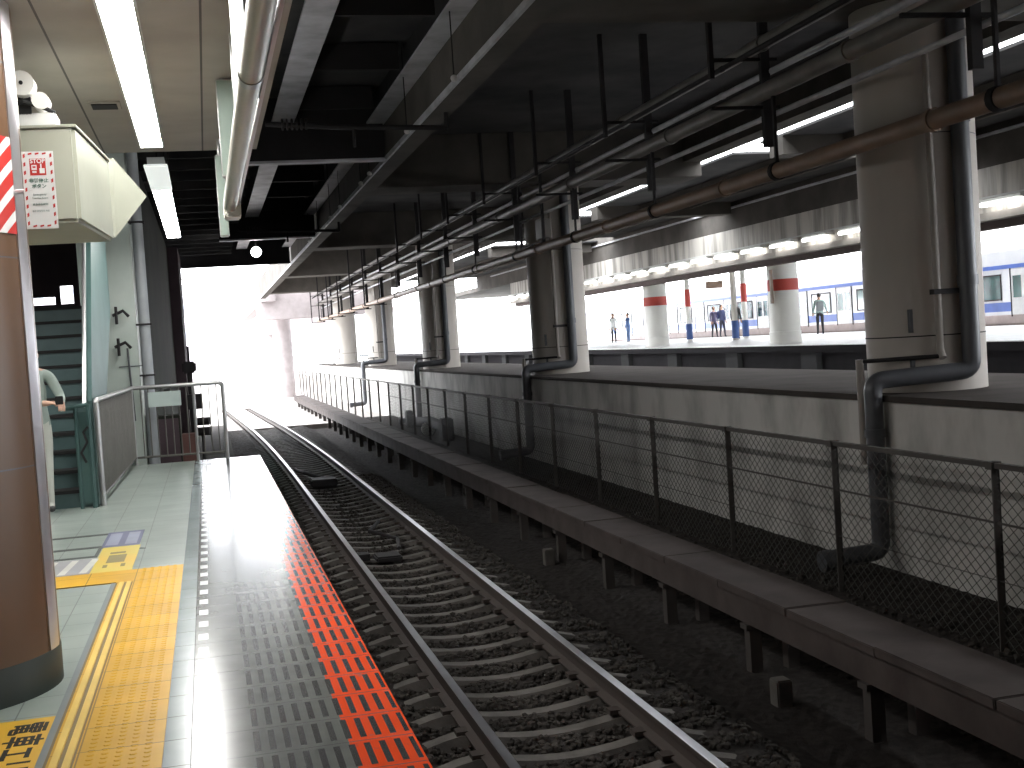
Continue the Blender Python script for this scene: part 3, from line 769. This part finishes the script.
MB().tube([(-1.1, 7.2, 2.6), (-1.1, 7.2, 3.0)], .02, 10).build('hanger', M['cream'], o)
MB().tube([(-.95, 7.6, 2.6), (-.95, 7.6, 3.0)], .02, 10).build('hanger', M['cream'], o)
o = thing('speaker_box', 'small white box with round knobs on top of the cream housing', 'speaker', (-.78, 6.9, 2.605))
MB().box(-.92, -.655, 6.78, 6.98, 2.606, 2.70).build('case', M['white'], o, bevel=.006)
MB().tube([(-.80, 6.7, 2.835), (-.80, 6.82, 2.835)], .062, 20).build('round_knob', M['farcol'], o, smooth=True)
MB().tube([(-.80, 6.69, 2.835), (-.80, 6.70, 2.835)], .010, 10).build('knob_centre', M['black'], o)
MB().tube([(-.72, 6.74, 2.755), (-.72, 6.86, 2.755)], .042, 16).build('small_knob', M['farcol'], o, smooth=True)
MB().tube([(-.92, 6.76, 2.72), (-.80, 6.74, 2.75), (-.70, 6.78, 2.72), (-.66, 6.8, 2.70)], .012, 8).build('cable', M['black'], o)
MB().box(-.83, -.77, 6.78, 6.82, 2.69, 2.8).build('knob_bracket', M['black'], o)

# ================================================================== FLOOR MARKINGS
def dots(x0, x1, y0, y1, z):
    mb = MB(); nx_ = int((x1-x0)/.05)
    y = y0+.03
    while y < y1:
        for i in range(nx_):
            x = x0+.025+i*.05
            vs = []
            for r, zz in ((.015, z), (.010, z+.003)):
                vs += [(x+r*math.cos(k*math.pi/3), y+r*math.sin(k*math.pi/3), zz) for k in range(6)]
            mb.add(vs, [(k, (k+1) % 6, 6+(k+1) % 6, 6+k) for k in range(6)]+[(6, 7, 8, 9, 10, 11)])
        y += .05
    return mb
t = thing('tactile_paving', 'yellow tactile paving strip along the platform edge', 'tactile paving', (-.45, 6.5, 0))
MB().box(-.66, -.25, 2.0, 8.79, .0, .006).build('tile_strip', M['yellow'], t)
MB().box(-1.5, -.60, 8.33, 8.79, .0005, .0062).build('side_strip', M['yellow'], t)
tag(dots(-.53, -.255, 3.9, 8.79, .006).build('domes', M['yellow'], t), kind='stuff')
q = MB(); q.box(-.637, -.61, 2, 8.3, .006, .012)
q.build('ridge', mat('bright_yellow_ridge', (.86, .60, .12), .4), t); MB().box(-.592, -.565, 2, 8.3, .006, .012).build('ridge', MATS['bright_yellow_ridge'], t)
q = MB(); q.box(-.608, -.594, 2, 8.3, .006, .0068); q.box(-.66, -.650, 2, 8.3, .006, .0068); q.box(-.564, -.556, 2, 8.3, .006, .0068)
q.build('ridge_gaps', mat('dark_yellow', (.20, .13, .04), .6), t)  # narrow darker strips between and beside the ridges
# pale kerb line left of the yellow strip
tag(MB().box(-.69, -.661, 2.0, 8.33, 0, .003).build('steel_edging', mat('grey_edging', (.22, .25, .26), .4, .2)), 'thin grey edging strip left of the yellow paving', 'edging strip')
# boarding sign painted on the floor near the camera
t = thing('floor_sign', 'yellow floor sign with black Japanese characters at the bottom left corner', 'floor sign', (-1.0, 4.9, 0))
MB().box(-1.55, -.69, 3.6, 5.29, .0, .0035).build('sheet', mat('yellow_sheet', (.80, .47, .035), .4), t)
tx = [('電', 5.155), ('車', 4.985), ('エ', 4.83), ('リ', 4.68), ('ア', 4.52)]
for ch, y in tx: text_mesh('character', ch, .155, (-.785, y, .004), (0, -1, 0), (1, 0, 0), M['black'], t, .0005, bold=.003)
# farther floor notice
t = thing('floor_notice', 'floor notice with dark blue boxes and train symbol at the end of the yellow paving', 'floor notice', (-.75, 9.9, 0))
def quad(mb, x0, x1, y0, y1, z0, z1): return mb.box(x0, x1, y0, y1, z0, z1)
MB().box(-.885, -.60, 9.98, 10.85, 0, .003).build('blue_boxes', M['navy'], t)
q = MB(); q.box(-.86, -.765, 10.08, 10.75, .003, .0036); q.box(-.715, -.625, 10.08, 10.75, .003, .0036); build_each(q, 'pale_cell', mat('pale_blue_cell', (.28, .30, .40), .5), t)
MB().box(-.865, -.59, 8.80, 9.98, 0, .003).build('yellow_green_field', mat('lime_field', (.62, .55, .10), .4, col2=(.72, .46, .06), ns=1.0), t)
q = MB(); q.box(-.79, -.68, 9.62, 9.70, .003, .0036); q.box(-.79, -.665, 9.2, 9.55, .003, .0036); q.box(-.80, -.77, 9.0, 9.12, .003, .0036); q.box(-.68, -.65, 9.0, 9.12, .003, .0036)
q.build('train_symbol', mat('brown_symbol', (.25, .20, .07), .5), t)
q = MB(); q.box(-1.6, -.885, 10.74, 10.82, 0, .003); q.box(-1.6, -.885, 10.02, 10.1, 0, .003); q.box(-1.6, -.875, 9.55, 9.62, 0, .003); q.box(-.9, -.875, 9.55, 10.05, 0, .0031)
build_each(q, 'black_line', mat('line_ink', (.06, .07, .06), .5), t)
q = MB(); q.box(-1.6, -.87, 8.82, 9.5, 0, .003); q.build('grey_field', mat('grey_field', (.33, .33, .34), .5), t)
q = MB()
for k in range(5):
    x = -1.5+k*.14; q.add([(x, 8.86, .0035), (x+.05, 8.86, .0035), (x+.09, 9.46, .0035), (x+.04, 9.46, .0035)], [(0, 1, 2, 3)])
build_each(q, 'white_slash', mat('white_slash', (.62, .62, .55), .5), t)

# ================================================================== STAIRS, WALLS, RAILING AT LEFT
o = thing('station_stairs', 'teal steel staircase going up at left with dark tread gaps', 'stairs', (-1.7, 13, 0))
rz, rt = .178, .285
tr = MB(); rs = MB()
for k in range(12):
    y = 13.05+k*rt
    MB().box(-2.6, -1.2, y, y+.02, k*rz+.0, (k+1)*rz-.035).build('riser', M['tealrise'], o)
    MB().box(-2.6, -1.2, y-.02, y+rt+.02, (k+1)*rz-.035, (k+1)*rz).build('tread', M['tread'], o)
MB().prism([(12.95, 0), (13.35, 0), (16.6, 2.1), (16.6, 3.6), (14.55, 2.95), (13.05, 1.05)], 'x', -1.19, -1.13).build('side_panel', M['teal'], o)
MB().tube([(-1.2, 13.0, 1.0), (-1.2, 14.52, 2.95), (-1.2, 16.6, 3.7)], .022, 8).build('handrail', M['galv'], o, smooth=True)
q = MB(); q.tube([(-1.42, 12.9, .98), (-1.16, 12.9, 1.02)], .02, 8); q.tube([(-1.16, 12.9, 1.02), (-1.16, 12.9, 0)], .022, 8); q.tube([(-1.28, 12.9, 1.0), (-1.28, 12.9, 0)], .02, 8)
q.build('newel_rail', M['teal'], o, smooth=True)
MB().box(-1.29, -1.14, 12.9, 12.93, .05, .95).build('newel_panel', M['teal'], o)
q = MB(); q.tube([(-1.21, 12.88, .45+.0), (-1.25, 12.88, .55), (-1.19, 12.88, .65), (-1.22, 12.88, .75), (-1.17, 12.88, .8)], .012, 8)
q.build('scroll', M['darksteel'], o, smooth=True)
wb = MB()
for x0, x1, z0, z1 in ((-9, -1.28, 2.62, 5.4), (-9, -1.28, -1, 2.34), (-1.86, -1.28, 2.34, 2.62), (-2.12, -2.06, 2.34, 2.62), (-9, -2.45, 2.34, 2.62), (-2.45, -2.12, 2.46, 2.62)): wb.box(x0, x1, 19.8, 20, z0, z1)
struct('wall_stair_back', wb, M['brownwall'])
struct('wall_pier', MB().box(-1.6, -.89, 17.9, 18.6, -1, 4.74), M['palewall'])
struct('wall_side', MB().box(-1.3, -.9, 18.6, 43.4, -1.2, 4.74), M['greenwall'])
struct('wall_side_end', MB().box(-1.2, -.6, 38.6, 43.3, -1.2, 4.74), M['brownwall'])
o = thing('wall_pipe', 'tall grey pipe standing against the pale green wall', 'pipe', (-.8, 18, 0))
MB().tube([(-.79, 17.95, -.9), (-.79, 17.95, 3.05), (-.79, 17.95, 4.7)], .075, 16).build('pipe', mat('pale_grey_pipe', (.33, .35, .36), .4), o, smooth=True)
q = MB()
for z in (1.9, 1.2, 3.3): q.box(-.9, -.69, 17.85, 18.05, z, z+.025)
build_each(q, 'strap', M['darksteel'], o)
o = thing('lever_switch', 'pair of dark lever handles and rod on the pale green wall', 'wall fitting', (-1.1, 17.8, 1.6))
q = MB()
for z in (2.05, 1.62): q.tube([(-1.19, 17.8, z), (-1.05, 17.78, z+.06), (-.98, 17.75, z-.02)], .022, 8); q.tube([(-1.14, 17.78, z+.12), (-1.14, 17.78, z-.12)], .02, 8)
build_each(q, 'lever', M['darksteel'], o, smooth=True)
MB().tube([(-1.03, 17.82, 1.6), (-1.0, 17.82, .6)], .014, 8).build('rod', M['drain'], o)
MB().tube([(-1.16, 17.88, 1.35), (-.85, 17.88, 1.35)], .008, 6).build('cable', M['drain'], o)

# railing at platform end
rl = thing('metal_railing', 'grey metal railing around the stairs and platform end', 'railing', (-.5, 17, 0))
RZ = 1.05
MB().tube([(-1.09, 13.0, 0)]+bend([(-1.09, 13.0, RZ-.02), (-1.09, 13.0, RZ), (-1.02, 17.72, RZ), (.19, 17.6, RZ), (.19, 17.6, 0)], .07), .028, 12).build('top_rail', M['galv'], rl, smooth=True)
MB().tube([(-1.09, 13.0, .1), (-1.02, 17.72, .1), (.17, 17.6, .1)], .015, 8).build('bottom_rail', M['railpanel'], rl)
for k in range(42):
    t_ = k/41; x = -1.09+.07*t_; y = 13.06+4.6*t_
    MB().tube([(x, y, .1), (x, y, RZ)], .011, 6).build('bar', M['railpanel'], rl)
for k in range(1, 12):
    x = -1.0+k*.1
    MB().tube([(x, 17.71-.1*(x+1.02), .1), (x, 17.71-.1*(x+1.02), RZ)], .009, 6).build('bar', M['railpanel'], rl)
for x, y in ((-1.02, 17.72), (-.2, 17.64)): MB().tube([(x, y, 0), (x, y, RZ)], .022, 8).build('post', M['galv'], rl)
o = tag(MB().box(-.80, -.37, 17.56, 17.585, .78, .98).build('notice_plate', mat('pale_notice', (.42, .50, .47), .5)), 'pale green notice plate fixed to the end railing', 'notice')
# dark cabinet behind railing
o = thing('relay_cabinet', 'dark green relay cabinet behind the end railing', 'cabinet', (-.6, 18.6, -1))
MB().box(-.86, -.42, 18.2, 18.7, -1.0, .62).build('case', M['greenwall'], o, bevel=.01)
MB().box(-.84, -.44, 18.185, 18.2, -.6, .58).build('door', M['brownwall'], o)
o = tag(MB().box(-.42, -.22, 18.6, 18.9, -1.0, .32).build('rusty_box', mat('rust_brown', (.13, .06, .05), .8), bevel=.01), 'rusty brown box beside the relay cabinet', 'box')
# trackside signal
o = thing('trackside_signal', 'black trackside signal post with boxes behind the end railing', 'signal', (-.27, 20.5, -.9))
MB().tube([(-.27, 20.5, -1.0), (-.27, 20.5, 1.35)], .045, 10).build('post', M['darksteel'], o)
MB().tube([(-.27, 20.5, 1.35), (-.27, 20.5, 1.6)], .02, 8).build('finial', M['darksteel'], o)
MB().box(-.38, -.16, 20.4, 20.6, 1.17, 1.36).build('head', M['darksteel'], o, bevel=.03)
MB().box(-.33, -.10, 20.3, 20.5, .60, .84).build('box', M['darksteel'], o, bevel=.01)
for z in (.40, .24):
    MB().tube([(-.22, 20.4, z), (-.02, 20.35, z)], .065, 14).build('lamp_housing', M['darksteel'], o, smooth=True)
MB().tube([(-.14, 20.45, .2), (-.14, 20.45, -1.0)], .02, 8).build('support', M['darksteel'], o)

# ================================================================== FAR PLATFORM
FPX = 15.4
struct('platform_far', MB().box(FPX, 27.0, -6, 130, .68, .7), M['farfloor'])
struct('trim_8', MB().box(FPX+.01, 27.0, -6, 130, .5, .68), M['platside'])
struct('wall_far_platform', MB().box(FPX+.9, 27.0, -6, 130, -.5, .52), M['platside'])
br = None
for k in range(16):
    y = 16+k*5.2
    if br is None: o = br = MB().box(.72, .9, -.45, .45, -.97, -.02).build('platform_support', M['black'], org=(0, 0, 0))
    else: o = br.copy(); COL.objects.link(o)
    o.location = (FPX, y, .52)
    tag(o, 'dark support block under the edge of the far platform', 'support', 'supports under the far platform edge')
struct('trim_6', MB().box(15.3, 15.75, -12, 62, 3.25, 4.15), M['fascia'])
struct('trim_7', MB().box(15.2, 15.85, -12, 62, 3.1, 3.25), mat('fascia_foot', (.36, .33, .30), .7))
struct('trim_10', MB().box(15.5, 15.8, -12, 62, 2.95, 3.1), mat('fascia_sill', (.16, .12, .11), .8))
lt = None
for k in range(24):
    y = 17.5+k*1.9
    if lt is None:
        lt = thing('far_platform_light', '', 'strip light', (15.15, y, 3.5), 'strip lights along the far platform beam')
        MB().box(15.05, 15.17, y-.6, y+.6, 3.36, 3.43).build('tube', M['farlamp'], lt, bevel=.01)
        MB().box(15.08, 15.29, y-.65, y+.65, 3.43, 3.5).build('housing', M['white'], lt); index_kids(); o = lt
    else: o = copy_tree(lt); o.location = (15.15, y, 3.5)
    o['label'] = 'bright strip light in the row along the stained beam of the far platform'
o = tag(MB().box(15.17, 15.21, -5, 62, 3.53, 3.56).build('cable_rail', M['white']), 'thin white rail above the row of far strip lights', 'rail')
cfl = None
for k in range(9):
    y = 20+k*4.6
    o = tag(MB().box(20.5, 20.7, y-1.2, y+1.2, 4.08, 4.15).build('canopy_light', M['farlamp']), 'strip light under the far platform canopy', 'strip light', 'strip lights under the far canopy')
def far_col(x, y, lab):
    c = thing('banded_column', lab, 'column', (x, y, .7), 'white columns with red bands on the far platform')
    MB().lathe([(.47, 0), (.47, .35), (.45, .36), (.45, 2.6)], (x, y, .7), 40).build('shaft', M['farcol'], c, smooth=True)
    MB().lathe([(.455, 0), (.455, .34)], (x, y, 2.27), 40).build('red_band', M['redband'], c, smooth=True)
    return c
f0 = far_col(16.85, 34.4, 'white round column with a red band, nearest on the far platform')
dup(f0, (17.1, 46.0, .7), 'white round column with a red band, second on the far platform')
dup(f0, (17.1, 57.6, .7), 'white round column with a red band, third and faintest on the far platform')
MB().box(16.33, 16.4, 34.1, 34.2, 1.9, 2.9).build('side_pipe', M['pipebrown'], f0)
def far_pole(x, y, red, lab):
    c = thing('canopy_pole', lab, 'pole', (x, y, .7), 'thin canopy poles on the far platform')
    MB().tube([(x, y, .7), (x, y, 4.15)], .12, 16).build('pole', M['fascia'] if not red else M['farcol'], c, smooth=True)
    MB().tube([(x, y, .78), (x, y, 1.5)], .145, 16).build('blue_wrap', M['blueband'], c, smooth=True)
    if red: MB().tube([(x, y, 2.3), (x, y, 3.1)], .13, 16).build('red_band', M['redband'], c, smooth=True)
far_pole(21.1, 47.6, False, 'grey canopy pole with a blue padded foot, in front of the others')
far_pole(23.0, 50.8, True, 'canopy pole with red band and blue foot, beside the grey pole')
far_pole(21.9, 54.6, True, 'canopy pole with pale blue foot left of the walking couple')
o = tag(MB().box(20.4, 21.1, 48.6, 48.8, 2.9, 3.2).box(20.5, 20.53, 48.68, 48.72, 3.2, 4.15).box(20.97, 21.0, 48.68, 48.72, 3.2, 4.15).build('hanging_sign', M['pipebrown']), 'brown hanging sign under the far platform canopy', 'sign')
# train behind the far platform
tr = thing('commuter_train', 'silver commuter train with blue stripes standing beyond the far platform', 'train', (28.5, 50, .3))
TX = 27.15
MB().prism([(TX, .95), (TX, 3.3), (TX+.25, 3.75), (TX+2.5, 3.75), (TX+2.75, 3.3), (TX+2.75, .95)], 'y', 14, 100).build('car_body', M['trainbody'], tr)
MB().box(TX+.08, TX+2.6, 14, 100, .2, .95).build('skirt', M['trainskirt'], tr)
MB().box(TX-.01, TX+.02, 14, 100, .76, 1.06).build('lower_band', mat('pinkish_sill', (.42, .34, .32), .6), tr)
MB().box(TX-.012, TX, 14, 100, 1.18, 1.50).build('blue_stripe', M['trainblue'], tr)
MB().box(TX-.012, TX, 14, 100, 2.66, 2.80).build('upper_blue_stripe', M['trainblue'], tr)
for k in range(20):
    y = 18.0+k*4.1
    w_ = MB().box(TX-.014, TX, y, y+1.7, 1.62, 2.44).build('window', M['glass'], tr, bevel=.005)
    f = MB(); f.box(TX-.03, TX-.008, y-.05, y, 1.57, 2.49); f.box(TX-.03, TX-.008, y+1.7, y+1.75, 1.57, 2.49); f.box(TX-.03, TX-.008, y, y+1.7, 2.44, 2.49); f.box(TX-.03, TX-.008, y, y+1.7, 1.57, 1.62)
    f.build('window_frame', M['darksteel'], w_)
    d = MB().box(TX-.02, TX-.01, y+2.2, y+3.5, 1.06, 2.62).build('door', mat('train_door', (.66, .66, .66), .3), tr)
    f = MB(); f.box(TX-.03, TX-.012, y+2.15, y+2.2, 1.0, 2.66); f.box(TX-.03, TX-.012, y+3.5, y+3.55, 1.0, 2.66)
    build_each(f, 'door_frame', M['darksteel'], d)
    g = MB(); g.box(TX-.025, TX-.015, y+2.3, y+2.75, 1.65, 2.4); g.box(TX-.025, TX-.015, y+2.95, y+3.4, 1.65, 2.4); build_each(g, 'door_glass', M['glass'], d)

# ================================================================== OUTDOORS
bl = [(-16, 95, 9, 12, 11, 'pale apartment block beyond the opening, leftmost'), (-6, 120, 8, 12, 8, 'pale low building beyond the opening, left of the track'),
      (-10.5, 84, 5, 9, 5.5, 'pale small building beside the track outdoors'), (3.5, 160, 9, 14, 10, 'pale distant building at the end of the track')]
for x, y, w_, dp, h_, l in bl:
    b = thing('distant_building', l, 'building', (x+w_/2, y, -1.2), 'pale buildings beyond the opening')
    MB().box(x, x+w_, y, y+dp, -1.22, h_).build('walls', M['bldg'], b)
    MB().box(x-.2, x+w_+.2, y-.2, y+dp+.2, h_, h_+.3).build('roof', M['bldg'], b)
    for i in range(3):
        for j in range(int(h_//2.6)):
            MB().box(x+w_*(.14+.28*i), x+w_*(.14+.28*i)+w_*.14, y-.05, y, j*2.6+.4, j*2.6+1.7).build('window', M['bldgwin'], b)
for k, (x, y) in enumerate(((-1.2, 58), (-2.2, 72), (1.9, 98))):
    o = thing('catenary_mast', 'steel overhead wire mast outdoors, %s' % ('nearest to the opening', 'second from the opening', 'farthest, right of the track')[k], 'mast', (x, y, -1.22), 'overhead wire masts')
    MB().tube([(x, y, -1.22), (x, y, 5.6)], .13, 10).build('mast', M['galv'], o)
    MB().tube([(x, y, 5.0), (x+2.6 if x < 0 else x-2.6, y, 5.0)], .06, 8).build('arm', M['galv'], o)
o = thing('outdoor_viaduct', 'pale concrete viaduct carrying on outdoors behind the pipes', 'viaduct', (4, 80, 3))
MB().box(3.0, 9, 71.5, 73, 3.3, 5.8).build('end_beam', mat('viaduct_concrete', (.3, .265, .265), .85), o)
MB().box(3.6, 9, 80, 81.5, 2.6, 5.6).build('second_beam', mat('viaduct_concrete', (.3, .265, .265), .85), o)
MB().box(3.2, 4.0, 71, 110, 4.3, 5.6).build('edge_girder', mat('viaduct_concrete', (.3, .265, .265), .85), o)
for y in (74, 82, 92): MB().lathe([(.55, 0), (.55, 4.6)], (4.4, y, -1.22), 24).build('pier', mat('viaduct_concrete', (.3, .265, .265), .85), o, smooth=True)
o = thing('round_road_sign', 'round red and white sign on a pole behind the third column', 'sign', (9.4, 66, .6))
MB().tube([(9.4, 66, -.3), (9.4, 66, 3.4)], .06, 10).build('pole', M['drain'], o)
MB().tube([(9.4, 65.85, 3.3), (9.4, 65.9, 3.3)], .42, 24).build('red_disc', M['red'], o)
MB().tube([(9.4, 65.8, 3.3), (9.4, 65.85, 3.3)], .24, 24).build('white_disc', M['white'], o)

# ================================================================== PEOPLE
def skinned(name, nodes, edges, radii, subs=2):
    me = bpy.data.meshes.new(name); me.from_pydata(nodes, edges, []); o = bpy.data.objects.new(name+'_tmp', me); COL.objects.link(o)
    md = o.modifiers.new('s', 'SKIN'); md.use_smooth_shade = True
    for i, r in enumerate(radii):
        sv = me.skin_vertices[0].data[i]; sv.radius = r if isinstance(r, tuple) else (r, r); sv.use_root = (i == 0)
    sd = o.modifiers.new('d', 'SUBSURF'); sd.levels = subs; sd.render_levels = subs
    dg = bpy.context.evaluated_depsgraph_get(); out = bpy.data.meshes.new_from_object(o.evaluated_get(dg))
    bpy.data.objects.remove(o); return out
def person(lab, loc, rz, h, top, legs, shoe, armL, armR, stride=.0, hands=False, bag=None, group=None):
    """arm*: elbow and wrist positions (body frame: +y forward, x right, z up, unit = height)"""
    root = bpy.data.objects.new('person', None); COL.objects.link(root); root.location = loc; root.rotation_euler.z = rz; root.empty_display_size = .1
    tag(root, lab, 'person', group)
    N = []; E_ = []; Rr = []
    def nd(p, r, par=None):
        N.append(tuple(c*h for c in p)); Rr.append(tuple(c*h for c in r) if isinstance(r, tuple) else r*h)
        if par is not None: E_.append((par, len(N)-1))
        return len(N)-1
    pel = nd((0, 0, .53), (.085, .06)); wst = nd((0, 0, .62), (.075, .055), pel); chs = nd((0, .005, .73), (.09, .062), wst)
    nb = nd((0, 0, .805), (.06, .045), chs); nk = nd((0, .004, .845), .03, nb); hd = nd((0, .012, .885), (.037, .043), nk); hd2 = nd((0, .012, .925), (.043, .052), hd); nd((0, .008, .965), (.034, .042), hd2)
    for sx, st_ in ((-1, stride), (1, -stride)):
        hp = nd((sx*.05, 0, .49), .052, pel); kn = nd((sx*.052, st_*.5+.01, .28), .036, hp); ak = nd((sx*.055, st_, .05), .023, kn)
        nd((sx*.06, st_+.05, .018), .02, ak)
    hand_at = []
    for sx, (el, wr) in ((-1, armL), (1, armR)):
        sh = nd((sx*.098, 0, .79), .036, nb); e = nd(el, .026, sh); w2 = nd(wr, .018, e)
        d = (Vector(wr)-Vector(el)).normalized(); pm = nd(tuple(Vector(wr)+d*.03), (.022, .013), w2); hand_at.append((w2, pm, d, sx))
    for w2, pm, d, sx in hand_at:
        wv = Vector(N[pm])/h; side = d.cross(Vector((0, 0, 1)));
        side = side.normalized() if side.length > .2 else Vector((0, 1, 0))
        for k in range(4):
            base = wv+side*(.016*(k-1.5)/1.5*.9); L = (.042, .048, .045, .034)[k]
            a = nd(tuple(base+d*.012), .0058, pm); b_ = nd(tuple(base+d*(.012+L*.5)+Vector((0, 0, -.004))), .0052, a); nd(tuple(base+d*(.012+L*.85)+Vector((0, 0, -.016))), .0045, b_)
        th = nd(tuple(wv-side*.022*sx-d*.008+Vector((0, 0, .006))), .0062, pm); nd(tuple(wv-side*.03*sx+d*.02+Vector((0, 0, .008))), .0055, th)
    me = skinned('body', N, E_, Rr)
    for p_ in me.polygons: p_.use_smooth = True
    me.materials.clear()
    for m_ in (M['skin'], top, legs, shoe): me.materials.append(m_)
    wrs = [Vector(N[w2]) for w2, _, _, _ in hand_at]
    for p_ in me.polygons:
        c = p_.center; z = c.z/h
        nearhand = any((c-wv).length < .085*h and (c-wv).dot(dd) > -.01*h for wv, (_, _, dd, _) in zip(wrs, hand_at))
        if z < .045: p_.material_index = 3
        elif nearhand or z > .825: p_.material_index = 0
        elif z < .515 and abs(c.x) < .12*h and not any((c-wv).length < .12*h for wv in wrs): p_.material_index = 2
        else: p_.material_index = 1
    bo = bpy.data.objects.new('body', me); COL.objects.link(bo); bo.parent = root
    ORG[root.name] = Vector((0, 0, 0)); 
    hm = MB().ball((0, .0*h, .938*h), .056*h, 14, 10, (.86, 1.0, .95)); hm.v = [v for v in hm.v]
    hm.v = [(x, min(y, .030*h) - .006*h, max(z, .905*h if y > 0 else .87*h)) for x, y, z in hm.v]
    hm.build('hair', M['hair'], root, smooth=True)
    fc = MB()
    fc.ball((0, .062*h, .905*h), .009*h, 8, 6, (.8, 1, 1.4)); fc.build('nose', M['skin'], root, smooth=True)
    ey = MB()
    for sx in (-1, 1): ey.ball((sx*.017*h, .054*h, .918*h), .005*h, 8, 6)
    build_each(ey, 'eye', M['black'], root, smooth=True)
    MB().box(-.014*h, .014*h, .052*h, .058*h, .884*h, .888*h).build('mouth', M['red'], root)
    ea = MB()
    for sx in (-1, 1): ea.ball((sx*.046*h, .008*h, .908*h), .012*h, 8, 6, (.4, .8, 1.3))
    build_each(ea, 'ear', M['skin'], root, smooth=True)
    if bag:
        MB().box(-.085*h, .085*h, -.135*h, -.06*h, .56*h, .79*h).build('backpack', bag, root, bevel=.02*h)
    return root
def cloth(n, c): return mat(n, c, .8)
DOWN = (((-.125, -.01, .64), (-.13, .03, .50)), ((.125, -.01, .64), (.13, .03, .50)))
# near person by the stairs, half hidden behind the pillar
pr_ = person('person in a pale grey green jacket using a phone by the stairs', (-1.645, 12.75, 0), math.radians(-172), 1.68,
       cloth('sage_jacket', (.30, .36, .32)), cloth('pale_trousers', (.55, .56, .50)), cloth('shoe_dark', (.06, .06, .06)),
       ((-.155, .03, .66), (-.15, .135, .625)), ((.10, .10, .64), (-.06, .15, .635)))
o = thing('mobile_phone', 'dark mobile phone held by the person beside the stairs', 'phone', (-1.36, 12.45, 1.07))
MB().box(-1.40, -1.33, 12.40, 12.415, 1.05, 1.13).build('case', M['black'], o, bevel=.004)
MB().box(-1.395, -1.335, 12.415, 12.418, 1.06, 1.125).build('screen', M['glass'], o)
F = .7
person('person in white shirt and dark trousers, leftmost on the far platform', (22.0, 66.0, F), math.radians(150), 2.05-.35, cloth('white_shirt', (.75, .75, .74)), cloth('black_trousers', (.03, .03, .035)), M['black'], *DOWN)
person('person in a blue outfit standing on the far platform beside the one in white', (23.0, 66.4, F), math.radians(100), 1.68, cloth('blue_top', (.12, .2, .42)), cloth('blue_trousers', (.16, .25, .45)), M['black'],
       ((-.12, .03, .68), (-.08, .12, .74)), DOWN[1])
person('person with a navy backpack and raised arm walking on the far platform', (26.1, 60.5, F), math.radians(200), 1.72, cloth('navy_top', (.05, .06, .13)), cloth('dark_trousers', (.04, .04, .06)), M['black'],
       DOWN[0], ((.15, .07, .72), (.20, .14, .83)), stride=.05, bag=cloth('navy_bag', (.06, .07, .2)))
person('person in purple grey coat walking beside the one with the backpack', (25.95, 61.2, F), math.radians(190), 1.66, cloth('plum_coat', (.14, .12, .2)), cloth('black_trousers', (.03, .03, .035)), M['black'], *DOWN, stride=.06)
person('person in black half hidden behind the grey canopy pole', (22.3, 50.2, F), math.radians(180), 1.66, cloth('black_coat', (.03, .03, .03)), cloth('black_trousers', (.03, .03, .035)), M['black'], *DOWN)
person('person in pale mint shirt and black trousers by the nearest banded column', (24.6, 47.0, F), math.radians(-20), 1.72, cloth('mint_shirt', (.42, .55, .53)), cloth('black_trousers', (.03, .03, .035)), M['black'],
       ((-.125, .0, .64), (-.14, .06, .52)), ((.14, -.02, .65), (.17, -.03, .54)), stride=.05, bag=cloth('grey_bag', (.25, .27, .28)))
